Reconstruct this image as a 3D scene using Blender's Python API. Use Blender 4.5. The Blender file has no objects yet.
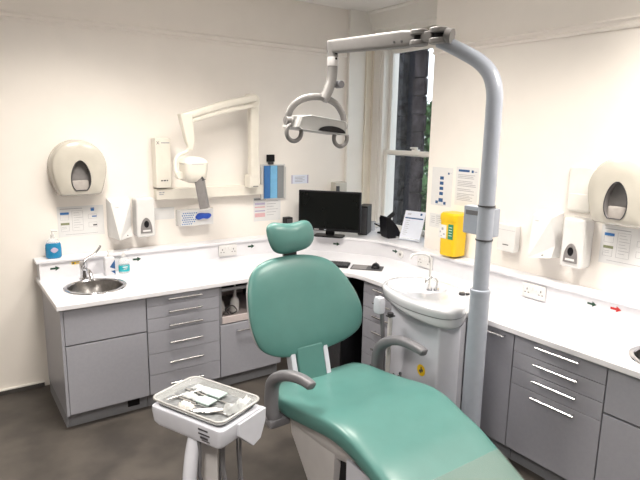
import bpy, bmesh, math, random
from mathutils import Vector, Matrix
random.seed(7)
S = bpy.context.scene
C = S.collection

# ------------------------------------------------------------------ camera
cam = bpy.data.objects.new('camera', bpy.data.cameras.new('camera'))
C.objects.link(cam)
YAW, PITCH, ROLL, FPX = 0.6094974, 0.1920859, 0.0180719, 553.17
fw = Vector((math.sin(YAW)*math.cos(PITCH), math.cos(YAW)*math.cos(PITCH), -math.sin(PITCH)))
r0 = Vector((math.cos(YAW), -math.sin(YAW), 0)); u0 = r0.cross(fw)
rr = r0*math.cos(ROLL)+u0*math.sin(ROLL); uu = -r0*math.sin(ROLL)+u0*math.cos(ROLL)
cam.matrix_world = Matrix(((rr.x, uu.x, -fw.x, 0), (rr.y, uu.y, -fw.y, 0), (rr.z, uu.z, -fw.z, 1.68), (0, 0, 0, 1)))
cam.data.sensor_width = 36; cam.data.lens = FPX*36/640; cam.data.clip_start = .05
S.camera = cam

# ------------------------------------------------------------------ world, light, exposure
W = bpy.data.worlds.new('sky'); S.world = W; W.use_nodes = True
nt = W.node_tree; bg = nt.nodes['Background']
sky = nt.nodes.new('ShaderNodeTexSky'); sky.sky_type = 'HOSEK_WILKIE'; sky.turbidity = 8; sky.ground_albedo = .3
sky.sun_direction = Vector((-.6, .5, .62)).normalized()
mx = nt.nodes.new('ShaderNodeMix'); mx.data_type = 'RGBA'; mx.inputs[0].default_value = .65
nt.links.new(sky.outputs[0], mx.inputs[6]); mx.inputs[7].default_value = (.82, .93, 1.0, 1)
nt.links.new(mx.outputs[2], bg.inputs[0]); bg.inputs[1].default_value = 1.5
CEIL = 2.67
LAMPS = [((0.72, 2.62), 'recessed ceiling light panel above the left run of counter', 18), ((2.25, .75), 'recessed ceiling light panel above the right run of counter', 20),
         ((1.75, 2.3), 'recessed ceiling light panel above the window corner and spittoon', 11),
         ((-0.3, 0.3), 'recessed ceiling light panel behind the camera', 30)]
for (lx, ly), _, pw in LAMPS:
    ld = bpy.data.lights.new('ceiling_lamp', 'AREA'); ld.shape = 'SQUARE'; ld.size = .56; ld.energy = pw
    ld.color = (1.0, .93, .84)
    ld.spread = math.radians(135); lo = bpy.data.objects.new('ceiling_lamp', ld); lo.location = (lx, ly, CEIL-.035); C.objects.link(lo)
VS = S.view_settings
VS.view_transform = 'Standard'; VS.look = 'None'; VS.gamma = 1; VS.use_curve_mapping = False
VS.exposure = 1.0

# ------------------------------------------------------------------ materials
def mat(name, col, rough=.5, metal=0, var=.03, scale=30, bump=0, alpha=1, trans=0, emit=0, coat=0, col2=None, ior=1.45, spec=.5):
    m = bpy.data.materials.new(name); m.use_nodes = True
    n = m.node_tree.nodes; l = m.node_tree.links; b = n['Principled BSDF']
    tc = n.new('ShaderNodeTexCoord'); nz = n.new('ShaderNodeTexNoise'); nz.inputs['Scale'].default_value = scale; nz.inputs['Detail'].default_value = 4
    l.new(tc.outputs['Object'], nz.inputs['Vector'])
    rp = n.new('ShaderNodeValToRGB')
    c1 = tuple(max(0, v*(1-var)) for v in col)+(1,); c2 = (tuple(min(1, v*(1+var)) for v in col) if col2 is None else tuple(col2))+(1,)
    rp.color_ramp.elements[0].color = c1; rp.color_ramp.elements[1].color = c2
    rp.color_ramp.elements[0].position = .35; rp.color_ramp.elements[1].position = .65
    l.new(nz.outputs['Fac'], rp.inputs['Fac']); l.new(rp.outputs['Color'], b.inputs['Base Color'])
    b.inputs['Roughness'].default_value = rough; b.inputs['Metallic'].default_value = metal
    b.inputs['Alpha'].default_value = alpha; b.inputs['Transmission Weight'].default_value = trans
    b.inputs['Coat Weight'].default_value = coat; b.inputs['IOR'].default_value = ior
    b.inputs['Specular IOR Level'].default_value = spec
    if emit:
        b.inputs['Emission Color'].default_value = (1, .96, .9, 1); b.inputs['Emission Strength'].default_value = emit
    if bump:
        bp = n.new('ShaderNodeBump'); bp.inputs['Strength'].default_value = bump; bp.inputs['Distance'].default_value = .003
        l.new(nz.outputs['Fac'], bp.inputs['Height']); l.new(bp.outputs['Normal'], b.inputs['Normal'])
    return m

M = dict(
    wall=mat('wall_paint', (.82, .78, .735), .55, var=.012, scale=6, bump=.05),
    ceiling=mat('ceiling_paint', (.80, .78, .76), .7, var=.012, scale=5),
    trim=mat('gloss_trim_paint', (.80, .78, .74), .35, var=.015, scale=8),
    cream=mat('cream_trim_paint', (.78, .73, .63), .4, var=.02, scale=8),
    floor=mat('vinyl_floor', (.052, .046, .042), .42, var=.12, scale=5, bump=.03, col2=(.080, .070, .062)),
    skirt=mat('dark_skirting', (.06, .056, .054), .45, var=.1, scale=9),
    solid=mat('white_solid_surface', (.70, .70, .735), .28, var=.01, scale=20, coat=.2),
    grey=mat('grey_laminate', (.30, .305, .345), .38, var=.02, scale=60),
    carc=mat('grey_carcass', (.21, .215, .235), .5, var=.03, scale=50),
    steel=mat('brushed_steel', (.70, .70, .70), .24, 1, var=.05, scale=90),
    chrome=mat('chrome', (.58, .58, .60), .12, 1, var=.02, scale=40),
    sinkst=mat('sink_steel', (.26, .25, .245), .3, 1, var=.1, scale=50),
    teal=mat('teal_upholstery', (.066, .172, .158), .34, var=.03, scale=14, coat=.05),
    greyplast=mat('grey_arm_plastic', (.13, .13, .142), .42, var=.03, scale=40),
    unit=mat('white_unit_plastic', (.52, .535, .60), .25, var=.015, scale=20, coat=.3),
    shell=mat('light_grey_shell', (.50, .49, .50), .35, var=.02, scale=20),
    post=mat('grey_painted_post', (.31, .34, .40), .28, var=.02, scale=30, coat=.2),
    lampg=mat('lamp_grey_plastic', (.185, .18, .18), .35, var=.02, scale=30),
    cerm=mat('white_ceramic', (.50, .515, .55), .12, var=.01, scale=10, coat=.5),
    disp=mat('dispenser_cream_plastic', (.50, .475, .42), .22, var=.02, scale=20, coat=.2),
    dispw=mat('dispenser_white_plastic', (.66, .655, .65), .25, var=.015, scale=20, coat=.2),
    ghost=mat('frosted_plastic', (.74, .72, .68), .4, var=.03, scale=20),
    xray=mat('xray_cream_enamel', (.72, .69, .62), .3, var=.02, scale=20, coat=.2),
    black=mat('black_plastic', (.008, .008, .010), .4, var=.2, scale=40, spec=.2),
    screen=mat('screen_glass', (.003, .004, .004), .2, var=.1, scale=5, spec=.15),
    dark=mat('dark_grey_plastic', (.05, .05, .055), .4, var=.1, scale=40),
    mid=mat('mid_grey_plastic', (.20, .19, .19), .35, var=.05, scale=40),
    paper=mat('paper', (.68, .68, .68), .6, var=.015, scale=20),
    paperb=mat('pale_blue_paper', (.68, .72, .82), .6, var=.015, scale=20),
    tissue=mat('tissue_paper', (.70, .68, .65), .8, var=.05, scale=40, bump=.1),
    ink=mat('grey_ink', (.33, .33, .36), .6, var=.1, scale=60),
    inkd=mat('dark_ink', (.05, .05, .06), .6, var=.1, scale=60),
    blue=mat('mid_blue_ink', (.04, .16, .42), .5, var=.05, scale=40),
    navy=mat('navy_ink', (.02, .08, .22), .5, var=.05, scale=40),
    olive=mat('olive_ink', (.20, .22, .12), .5, var=.05, scale=40),
    sky=mat('light_blue_card', (.17, .42, .66), .4, var=.04, scale=30),
    greycard=mat('grey_card', (.22, .23, .24), .4, var=.04, scale=30),
    pink=mat('pink_ink', (.62, .38, .40), .5, var=.04, scale=30),
    lilac=mat('lilac_ink', (.42, .38, .52), .5, var=.04, scale=30),
    green=mat('green_ink', (.02, .20, .11), .5, var=.05, scale=40),
    arrow=mat('dark_green_vinyl', (.012, .05, .03), .5, var=.1, scale=40),
    red=mat('red_vinyl', (.50, .02, .02), .5, var=.1, scale=40),
    yellow=mat('yellow_plastic', (.70, .46, .01), .35, var=.03, scale=20, coat=.1),
    bluegel=mat('blue_soap_liquid', (.01, .20, .40), .1, var=.05, scale=10, coat=.5),
    teallq=mat('teal_label', (.02, .36, .42), .3, var=.05, scale=10),
    glove=mat('blue_glove_rubber', (.02, .08, .46), .5, var=.08, scale=30),
    clear=mat('clear_plastic', (.80, .83, .84), .12, var=.01, scale=10, alpha=.28),
    cover=mat('clear_vinyl_cover', (.24, .28, .25), .12, var=.02, scale=10, alpha=.30, coat=.5),
    glass=mat('window_glass', (.9, .95, 1), .02, var=.01, scale=5, alpha=.03),
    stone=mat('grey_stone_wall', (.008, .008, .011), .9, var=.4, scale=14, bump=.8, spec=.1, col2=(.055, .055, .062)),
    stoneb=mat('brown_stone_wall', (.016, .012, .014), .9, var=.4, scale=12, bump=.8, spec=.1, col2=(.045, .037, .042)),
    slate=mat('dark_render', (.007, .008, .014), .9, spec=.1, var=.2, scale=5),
    leaf=mat('shrub_leaves', (.02, .07, .02), .6, var=.5, scale=5, col2=(.13, .28, .09)),
    soil=mat('ground_soil', (.06, .055, .045), .9, var=.3, scale=4),
    bark=mat('bark', (.05, .04, .03), .9, var=.3, scale=12),
    mint=mat("mint_gauze", (.36, .45, .44), .7, var=.03, scale=60, bump=.2),
    pink2=mat("pinkish_shelf_laminate", (.50, .44, .44), .5, var=.03, scale=30),
    roll=mat('shaded_brown_roll_paper', (.40, .37, .35), .8, var=.06, scale=40),  # brownish paper, its colour darkened for the shade inside the dispenser window
    bottlew=mat('bottle_white', (.58, .58, .61), .3),
    lamph=mat('lamp_head_plastic', (.36, .36, .36), .35),
    rimm=mat('satin_rim', (.45, .45, .45), .5, .6),
    traym=mat('tray_metal', (.22, .23, .24), .45, .8, var=.2, scale=60),
    pouch=mat('film_pouch', (.50, .52, .53), .3, var=.15, scale=60, alpha=.8, bump=.2),
    lampface=mat('lamp_diffuser', (.9, .9, .88), .4, emit=3),
)

# ------------------------------------------------------------------ mesh helpers
def tmpjoin(bm, src, mtx=None):
    if mtx is not None: bmesh.ops.transform(src, matrix=mtx, verts=src.verts)
    me = bpy.data.meshes.new('t'); src.to_mesh(me); src.free(); bm.from_mesh(me); bpy.data.meshes.remove(me)
    return bm
def NB(): return bmesh.new()
def box(x0, x1, y0, y1, z0, z1, b=0, bm=None, seg=2, mtx=None):
    t = bmesh.new(); bmesh.ops.create_cube(t, size=1)
    for v in t.verts: v.co = Vector(((x0+x1)/2+v.co.x*(x1-x0), (y0+y1)/2+v.co.y*(y1-y0), (z0+z1)/2+v.co.z*(z1-z0)))
    if b: bmesh.ops.bevel(t, geom=list(t.edges), offset=b, segments=seg, profile=.5, affect='EDGES')
    if bm is None: bm = bmesh.new()
    return tmpjoin(bm, t, mtx)
def cyl(c, rad, h, axis='z', seg=24, rad2=None, bm=None, mtx=None, b=0):
    t = bmesh.new(); bmesh.ops.create_cone(t, cap_ends=True, segments=seg, radius1=rad, radius2=rad if rad2 is None else rad2, depth=h)
    if b: bmesh.ops.bevel(t, geom=[e for e in t.edges if e.calc_face_angle(0) > .8], offset=b, segments=2, profile=.5, affect='EDGES')
    m = Matrix.Translation(Vector(c))
    if axis == 'x': m = m @ Matrix.Rotation(math.pi/2, 4, 'Y')
    if axis == 'y': m = m @ Matrix.Rotation(math.pi/2, 4, 'X')
    bmesh.ops.transform(t, matrix=m, verts=t.verts)
    if bm is None: bm = bmesh.new()
    return tmpjoin(bm, t, mtx)
def lathe(prof, c=(0, 0, 0), seg=32, sx=1, sy=1, bm=None, mtx=None):
    t = bmesh.new(); rings = []
    for (r, z) in prof:
        if r < 1e-6: rings.append([t.verts.new((c[0], c[1], c[2]+z))])
        else: rings.append([t.verts.new((c[0]+r*sx*math.cos(2*math.pi*i/seg), c[1]+r*sy*math.sin(2*math.pi*i/seg), c[2]+z)) for i in range(seg)])
    for a, b in zip(rings, rings[1:]):
        for i in range(seg):
            j = (i+1) % seg
            if len(a) == 1 and len(b) == 1: continue
            if len(a) == 1: t.faces.new((a[0], b[j], b[i]))
            elif len(b) == 1: t.faces.new((a[i], a[j], b[0]))
            else: t.faces.new((a[i], a[j], b[j], b[i]))
    bmesh.ops.recalc_face_normals(t, faces=t.faces)
    if bm is None: bm = bmesh.new()
    return tmpjoin(bm, t, mtx)
def spline(pts, n=8, closed=False):
    P = [Vector(p) for p in pts]; out = []; N = len(P)
    rng = range(N) if closed else range(N-1)
    for i in rng:
        if closed: a, b, c, d = P[i-1], P[i], P[(i+1) % N], P[(i+2) % N]
        else: a = P[i-1] if i else P[0]*2-P[1]; b = P[i]; c = P[i+1]; d = P[i+2] if i+2 < N else P[-1]*2-P[-2]
        for k in range(n):
            s = k/n
            out.append(.5*((2*b)+(c-a)*s+(2*a-5*b+4*c-d)*s*s+(3*b-a-3*c+d)*s**3))
    if not closed: out.append(P[-1])
    return out
def tube(pts, rx, ry=None, seg=14, up=(0, 0, 1), radii=None, cap=True, bm=None, power=2, mtx=None):
    """sweep an ellipse (rx sideways, ry along the up direction) along pts"""
    ry = rx if ry is None else ry; t = bmesh.new(); P = [Vector(p) for p in pts]; rings = []
    side0 = None
    for i, p in enumerate(P):
        d = (P[min(i+1, len(P)-1)]-P[max(i-1, 0)]).normalized()
        if side0 is None:
            s = d.cross(Vector(up))
            if s.length < 1e-3: s = d.cross(Vector((1, 0, 0)))
        else: s = side0-d*side0.dot(d)
        s.normalize(); side0 = s; n = s.cross(d).normalized()
        k = radii[i] if radii else 1
        ring = []
        for a in range(seg):
            th = 2*math.pi*a/seg; ca, sa = math.cos(th), math.sin(th)
            ca = math.copysign(abs(ca)**(2/power), ca); sa = math.copysign(abs(sa)**(2/power), sa)
            ring.append(t.verts.new(p+s*rx*k*ca+n*ry*k*sa))
        rings.append(ring)
    for a, b in zip(rings, rings[1:]):
        for i in range(seg): t.faces.new((a[i], a[(i+1) % seg], b[(i+1) % seg], b[i]))
    if cap: t.faces.new(rings[0]); t.faces.new(rings[-1])
    bmesh.ops.recalc_face_normals(t, faces=t.faces)
    if bm is None: bm = bmesh.new()
    return tmpjoin(bm, t, mtx)
def plate(outlines, z0, z1, b=0, bseg=3, mtx=None, bm=None):
    """flat slab from closed 2D outlines (the later ones are holes)"""
    cu = bpy.data.curves.new('t', 'CURVE'); cu.dimensions = '2D'; cu.fill_mode = 'BOTH'
    cu.extrude = max(1e-5, (z1-z0)/2-b); cu.bevel_depth = b; cu.bevel_resolution = bseg; cu.offset = -b
    for o in outlines:
        sp = cu.splines.new('POLY'); sp.points.add(len(o)-1)
        for p, q in zip(sp.points, o): p.co = (q[0], q[1], 0, 1)
        sp.use_cyclic_u = True
    ob = bpy.data.objects.new('t', cu); C.objects.link(ob)
    me = bpy.data.meshes.new_from_object(ob.evaluated_get(bpy.context.evaluated_depsgraph_get()))
    bpy.data.objects.remove(ob); bpy.data.curves.remove(cu)
    t = bmesh.new(); t.from_mesh(me); bpy.data.meshes.remove(me)
    bmesh.ops.remove_doubles(t, verts=t.verts, dist=1e-5)
    bmesh.ops.translate(t, vec=(0, 0, (z0+z1)/2), verts=t.verts)
    if bm is None: bm = bmesh.new()
    return tmpjoin(bm, t, mtx)
def circle(cx, cy, r, n=40, ry=None):
    ry = r if ry is None else ry
    return [(cx+r*math.cos(2*math.pi*i/n), cy+ry*math.sin(2*math.pi*i/n)) for i in range(n)]
def rrect(x0, x1, y0, y1, r, n=5):
    o = []
    for cx, cy, a0 in ((x1-r, y1-r, 0), (x0+r, y1-r, 90), (x0+r, y0+r, 180), (x1-r, y0+r, 270)):
        for k in range(n+1):
            a = math.radians(a0+90*k/n); o.append((cx+r*math.cos(a), cy+r*math.sin(a)))
    return o
def loft(rings, cap=True, bm=None, mtx=None):
    t = bmesh.new(); R = [[t.verts.new(p) for p in r] for r in rings]; n = len(R[0])
    for a, b in zip(R, R[1:]):
        for i in range(n): t.faces.new((a[i], a[(i+1) % n], b[(i+1) % n], b[i]))
    if cap: t.faces.new(R[0]); t.faces.new(R[-1])
    bmesh.ops.recalc_face_normals(t, faces=t.faces)
    if bm is None: bm = bmesh.new()
    return tmpjoin(bm, t, mtx)
def pillow(outline, Tf, Tb, fn=lambda u, v: 0, n=6, p=5, mtx=None):
    """padded cushion of a 2D outline: local x, y in the outline's plane, z out of the front"""
    o = [Vector((a.x, a.y)) for a in spline([(x, y, 0) for x, y in outline], n, True)]
    cx = sum(q.x for q in o)/len(o); cy = sum(q.y for q in o)/len(o); c = Vector((cx, cy))
    ss = [1, .995, .98, .95, .9, .82, .7, .55, .38, .2]
    t = bmesh.new()
    def ring(s, T):
        out = []
        for q in o:
            w = c+(q-c)*s; out.append(t.verts.new((w.x, w.y, T*(max(0, 1-s**p))**.5+fn(w.x, w.y))))
        return out
    F = [ring(s, Tf) for s in ss]; B = [F[0]]+[ring(s, -Tb) for s in ss[1:]]; N = len(o)
    for R in (F, B):
        for a, b in zip(R, R[1:]):
            for i in range(N): t.faces.new((a[i], a[(i+1) % N], b[(i+1) % N], b[i]))
    for R, T in ((F, Tf), (B, -Tb)):
        k = t.verts.new((c.x, c.y, T+fn(c.x, c.y)))
        for i in range(N): t.faces.new((R[-1][i], R[-1][(i+1) % N], k))
    bmesh.ops.recalc_face_normals(t, faces=t.faces)
    bm = bmesh.new(); return tmpjoin(bm, t, mtx)
def cut(bm, cutter, m_cut=None):
    """boolean difference; faces of the cut take material slot 1"""
    a = bpy.data.meshes.new('a'); bmesh.ops.recalc_face_normals(bm, faces=bm.faces); bm.to_mesh(a); bm.free()
    b = bpy.data.meshes.new('b'); bmesh.ops.recalc_face_normals(cutter, faces=cutter.faces); cutter.to_mesh(b); cutter.free()
    a.materials.append(M['paper']); 
    if m_cut: b.materials.append(m_cut)
    oa = bpy.data.objects.new('a', a); ob = bpy.data.objects.new('b', b); C.objects.link(oa); C.objects.link(ob)
    md = oa.modifiers.new('c', 'BOOLEAN'); md.object = ob; md.operation = 'DIFFERENCE'; md.solver = 'EXACT'; md.material_mode = 'TRANSFER'
    me = bpy.data.meshes.new_from_object(oa.evaluated_get(bpy.context.evaluated_depsgraph_get()))
    t = bmesh.new(); t.from_mesh(me)
    for o in (oa, ob): bpy.data.objects.remove(o)
    for m in (a, b, me): bpy.data.meshes.remove(m)
    return t

# ------------------------------------------------------------------ object helpers
WORLD = {}
def link(name, bm, m, parent=None, sharp=35, mats=None):
    me = bpy.data.meshes.new(name); bm.to_mesh(me); bm.free()
    for q in (mats or [m]): me.materials.append(q)
    me.shade_smooth(); me.set_sharp_from_angle(angle=math.radians(sharp))
    o = bpy.data.objects.new(name, me); C.objects.link(o)
    if sharp == 35:
        md = o.modifiers.new('n', 'WEIGHTED_NORMAL'); md.keep_sharp = True; md.weight = 90
    if parent is not None: o.parent = parent
    return o
def tag(o, label=None, cat=None, group=None, kind=None):
    if label: o['label'] = label
    if cat: o['category'] = cat
    if group: o['group'] = group
    if kind: o['kind'] = kind
    return o
def thing(name, label, cat, loc=(0, 0, 0), group=None, mtx=None, kind=None):
    """Empty at the base of a thing. part() takes world coordinates unless mtx (a local frame) is given."""
    o = bpy.data.objects.new(name, None); C.objects.link(o); o.empty_display_size = .05
    if mtx is not None: o.matrix_world = mtx; WORLD[o.name] = None
    else: o.location = loc; WORLD[o.name] = Vector(loc)
    return tag(o, label, cat, group, kind)
def part(name, bm, m, parent, sharp=35, label=None, mats=None, kind=None):
    root = parent
    while root.parent: root = root.parent
    off = WORLD.get(root.name)
    if off is not None: bmesh.ops.translate(bm, vec=-off, verts=bm.verts)
    o = link(name, bm, m, parent, sharp, mats)
    if label: o['label'] = label
    if kind: o['kind'] = kind
    return o
def struct(name, bm, m, parent=None):
    o = link(name, bm, m, parent)
    o['kind'] = 'structure'; return o
def text_bm(s, size, depth=.0006, align='CENTER'):
    cu = bpy.data.curves.new('t', 'FONT'); cu.body = s; cu.size = size; cu.extrude = depth; cu.align_x = align; cu.align_y = 'CENTER'
    ob = bpy.data.objects.new('t', cu); C.objects.link(ob)
    me = bpy.data.meshes.new_from_object(ob.evaluated_get(bpy.context.evaluated_depsgraph_get()))
    bpy.data.objects.remove(ob); bpy.data.curves.remove(cu)
    t = bmesh.new(); t.from_mesh(me); bpy.data.meshes.remove(me); return t
WA, WB = 3.83, 2.90           # the two wall planes
def FA(x, z, y=WA): return Matrix(((1, 0, 0, x), (0, 0, -1, y), (0, 1, 0, z), (0, 0, 0, 1)))        # local x right, y up, z into the room
def FB(y, z, x=WB): return Matrix(((0, 0, -1, x), (-1, 0, 0, y), (0, 1, 0, z), (0, 0, 0, 1)))
def frame(o, xdir, zdir):
    x = Vector(xdir).normalized(); z = Vector(zdir).normalized(); y = z.cross(x).normalized(); x = y.cross(z)
    return Matrix(((x.x, y.x, z.x, o[0]), (x.y, y.y, z.y, o[1]), (x.z, y.z, z.z, o[2]), (0, 0, 0, 1)))

# ================================================================== ROOM SHELL
XL, YB = -1.9, -1.7
struct('floor', box(XL, WB, YB, WA, -.05, 0), M['floor'])
struct('ceiling', box(XL-.1, 3.5, YB-.1, WA+.15, CEIL, CEIL+.1), M['ceiling'])
struct('wall_back', box(XL, 3.5, WA, WA+.15, 0, CEIL), M['wall'])
w = box(WB, 3.5, YB, 2.82, 0, CEIL); box(WB, 3.5, 2.82, WA, 0, .845, bm=w)
box(3.2, 3.3, 2.82, WA, 2.40, CEIL, bm=w); box(3.2, 3.3, 3.71, WA, .845, 2.40, bm=w); box(3.2, 3.3, 2.82, 2.95, .845, 2.40, bm=w)
struct('wall_right', w, M['wall'])
struct('wall_left', box(XL-.15, XL, YB, WA, 0, CEIL), M['wall'])
struct('wall_front', box(XL-.15, 3.5, YB-.15, YB, 0, CEIL), M['wall'])
b = box(XL, .47, WA-.012, WA, 0, .03); struct('baseboard_back', b, M['skirt'])
struct('trim_1', box(XL, .47, WA-.014, WA, .03, .038), M['trim'])
struct('baseboard_left', box(XL, XL+.012, YB, WA, 0, .06), M['skirt'])
struct('baseboard_front', box(XL, WB, YB, YB+.012, 0, .06), M['skirt'])
# picture rails
def rail_profile(): return [(0, 0), (.012, 0), (.022, .012), (.012, .020), (.014, .034), (.026, .044), (.020, .052), (0, .052)]
def rail_A(x0, x1, z):
    return loft([[(x, WA-d, z+h) for d, h in rail_profile()] for x in (x0, x1)])
def rail_B(y0, y1, z):
    return loft([[(WB-d, y, z+h) for d, h in rail_profile()] for y in (y0, y1)])
struct('trim_2', rail_A(XL, 2.90, 2.29), M['wall'])
struct('trim_3', rail_B(YB, 2.82, 2.215), M['wall'])
# recess lining beside the window
struct('trim_4', box(WB+.015, 3.2, 3.795, WA, .87, CEIL), M['trim'])
# cornice over the window recess
prof = [(0, 0), (.03, 0), (.035, .04), (.05, .05), (.055, .09), (.08, .12), (.09, .17), (.12, .18), (.12, .19), (0, .19)]
struct('trim_5', loft([[(3.2-d, y, 2.48+h) for d, h in prof] for y in (2.82, 3.795)]), M['trim'])
# window casing with stepped moulding
b = NB()
for (x0, x1, d) in ((3.085, 3.11, .022), (3.11, 3.15, .012), (3.15, 3.175, .020), (3.175, 3.2, .010)): box(x0, x1, 3.795-d, 3.795, .87, 2.48, .003, bm=b)
struct('trim_6', b, M['cream'])
b = NB()
for (y0, y1, d) in ((3.70, 3.785, .035), (3.665, 3.70, .022), (3.652, 3.665, .030)): box(3.2-d, 3.2, y0, y1, .87, 2.40, .004, bm=b)
for (y0, y1, d) in ((2.84, 2.94, .035), (2.94, 2.98, .03)): box(3.2-d, 3.2, y0, y1, .87, 2.40, .004, bm=b)
box(3.165, 3.2, 2.84, 3.785, 2.37, 2.45, .004, bm=b)
struct('trim_7', b, M['trim'])
# sash window
win = tag(thing('window_1', None, None), kind='structure')
def sash(x, y0, y1, z0, z1, t=.045, d=.04):
    b = box(x, x+d, y0, y0+t, z0, z1, .004); box(x, x+d, y1-t, y1, z0, z1, .004, bm=b)
    box(x, x+d, y0+t, y1-t, z0, z0+t*1.1, .004, bm=b); box(x, x+d, y0+t, y1-t, z1-t, z1, .004, bm=b); return b
b = box(3.2, 3.268, 3.65, 3.69, .87, 2.4); box(3.2, 3.268, 2.95, 2.98, .87, 2.4, bm=b); box(3.2, 3.32, 2.95, 3.70, .855, .872, bm=b); box(3.2, 3.268, 2.98, 3.65, 2.37, 2.4, bm=b)
struct('window_frame', b, M['trim'], win)
struct('lower_sash', sash(3.203, 2.98, 3.65, .875, 1.545, .036, .028), M['trim'], win)
struct('upper_sash', sash(3.234, 2.98, 3.65, 1.50, 2.37, .036, .028), M['trim'], win)
b = box(3.216, 3.219, 3.01, 3.62, .91, 1.51); struct('lower_pane', b, M['glass'], win)
b = box(3.247, 3.250, 3.01, 3.62, 1.54, 2.335); struct('upper_pane', b, M['glass'], win)
b = box(3.218, 3.25, 3.26, 3.33, 1.545, 1.557, .003); cyl((3.232, 3.29, 1.566), .014, .02, bm=b); box(3.215, 3.235, 3.285, 3.345, 1.563, 1.575, .003, bm=b)
struct('sash_lock', b, M['trim'], win)

# ------------------------------------------------------------------ outside the window
tag(struct('ground', box(3.6, 14, -2, 14, -.1, 0), M['soil']))
def stones(x0, x1, y0, y1, z0, z1, seed):
    rd = random.Random(seed); b = NB(); z = z0
    while z < z1-.02:
        h = rd.uniform(.16, .30); zt = min(z+h, z1)
        o = [rd.uniform(0, .015) for _ in range(3)]
        box(x0-o[0], x1, y0-o[1], y1+o[2], z+.005, zt-.005, .012, bm=b); z = zt
    box(x0+.012, x1-.01, y0+.012, y1-.012, z0, z1-.02, bm=b); return b
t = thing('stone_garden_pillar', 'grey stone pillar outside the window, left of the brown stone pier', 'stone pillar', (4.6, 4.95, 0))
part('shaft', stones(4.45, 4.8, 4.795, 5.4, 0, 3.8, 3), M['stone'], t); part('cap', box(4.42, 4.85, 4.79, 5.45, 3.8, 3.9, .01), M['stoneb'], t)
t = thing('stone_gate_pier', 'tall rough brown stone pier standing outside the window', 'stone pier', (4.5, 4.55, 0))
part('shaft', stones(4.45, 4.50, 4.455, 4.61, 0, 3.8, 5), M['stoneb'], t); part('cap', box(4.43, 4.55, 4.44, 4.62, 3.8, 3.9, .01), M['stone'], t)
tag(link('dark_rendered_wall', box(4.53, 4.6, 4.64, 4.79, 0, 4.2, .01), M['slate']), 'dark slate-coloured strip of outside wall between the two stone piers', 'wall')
def foliage(name, label, cat, base, rad, n, seed, group=None, stem=.05, size=.11, zlo=.2):
    rd = random.Random(seed); x, y, z = base; t = thing(name, label, cat, base, group)
    b = NB()
    for _ in range(n):
        while True:
            p = Vector((rd.uniform(-1, 1), rd.uniform(-1, 1), rd.uniform(-1, 1)))
            if .35 < p.length < 1+.15*rd.random(): break
        c = Vector((x+p.x*rad[0], y+p.y*rad[1], z+zlo+rad[2]+p.z*rad[2])); s = size*rd.uniform(.6, 1.3)
        m = Matrix.Translation(c) @ Matrix.Rotation(rd.uniform(0, 6.28), 4, 'Z') @ Matrix.Rotation(rd.uniform(-1, 1), 4, 'X') @ Matrix.Diagonal((s*.5, s, 1, 1))
        vs = [b.verts.new(m @ Vector(q)) for q in ((0, -1, 0), (.8, -.2, .15*s), (0, 1, 0), (-.8, -.2, .15*s))]
        b.faces.new(vs)
    part('foliage', b, M['leaf'], t)
    part('trunk', tube(spline([(x, y, z), (x+.05, y, z+rad[2]*.6), (x, y+.05, z+zlo+rad[2]*1.5)], 4), stem), M['bark'], t)
foliage('garden_tree', 'leafy green tree farthest away outside the window', 'tree', (7.6, 7.1, 0), (1.3, 1.2, 1.05), 2600, 11, size=.13, zlo=.15)
foliage('garden_shrub', 'low dark shrub at the foot of the brown stone pier', 'shrub', (5.9, 5.5, 0), (.7, .55, .6), 1200, 12, size=.08, zlo=.05)

# ceiling light panels
for (lx, ly), lab, _ in LAMPS:
    t = thing('ceiling_light', lab, 'ceiling light', (lx, ly, CEIL), 'square ceiling light panels')
    fr = plate([rrect(lx-.3, lx+.3, ly-.3, ly+.3, .01, 3), rrect(lx-.28, lx+.28, ly-.28, ly+.28, .005, 3)], CEIL-.02, CEIL, .002)
    part('frame', fr, M['trim'], t); part('diffuser', box(lx-.28, lx+.28, ly-.28, ly+.28, CEIL-.015, CEIL-.005), M['lampface'], t)

# ================================================================== WORKTOP
ZT = .745
def arcpts(p0, p1, p2, n=10): # quadratic corner
    return [((1-t)**2*p0[0]+2*(1-t)*t*p1[0]+t*t*p2[0], (1-t)**2*p0[1]+2*(1-t)*t*p1[1]+t*t*p2[1]) for t in [i/n for i in range(n+1)]]
YE = -.6
front = [(.468, 3.11), (1.9, 3.11)]+arcpts((2.0, 3.09), (2.30, 3.02), (2.285, 2.70))+[(2.285, YE)]
slab = front+[(2.898, YE), (2.898, 3.828), (.468, 3.828)]
SA, SB = (.735, 3.405, .156), (2.53, .955, .152)
wt = thing('worktop', 'white solid-surface worktop running along both walls with raised back ledge', 'worktop', (1.4, 3.4, ZT-.03))
part('counter_slab', plate([slab, circle(*SA), circle(*SB)], ZT-.032, ZT, .006), M['solid'], wt)
up = [(.48, 3.72), (2.405, 3.72), (2.80, 3.14), (2.80, YE), (2.897, YE), (2.897, 3.827), (.48, 3.827)]
part('upstand', plate([up], ZT, .85, 0), M['solid'], wt)
lf = [(.462, 3.705)]+[(2.33, 3.705)]+arcpts((2.36, 3.70), (2.42, 3.68), (2.47, 3.61), 5)+arcpts((2.74, 3.22), (2.785, 3.15), (2.785, 3.02), 6)+[(2.785, YE), (2.898, YE), (2.898, 2.83), (3.198, 2.83), (3.198, 3.79), (2.9, 3.79), (2.9, 3.828), (.462, 3.828)]
part('ledge', plate([lf], .849, .870, .006), M['solid'], wt)

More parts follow.
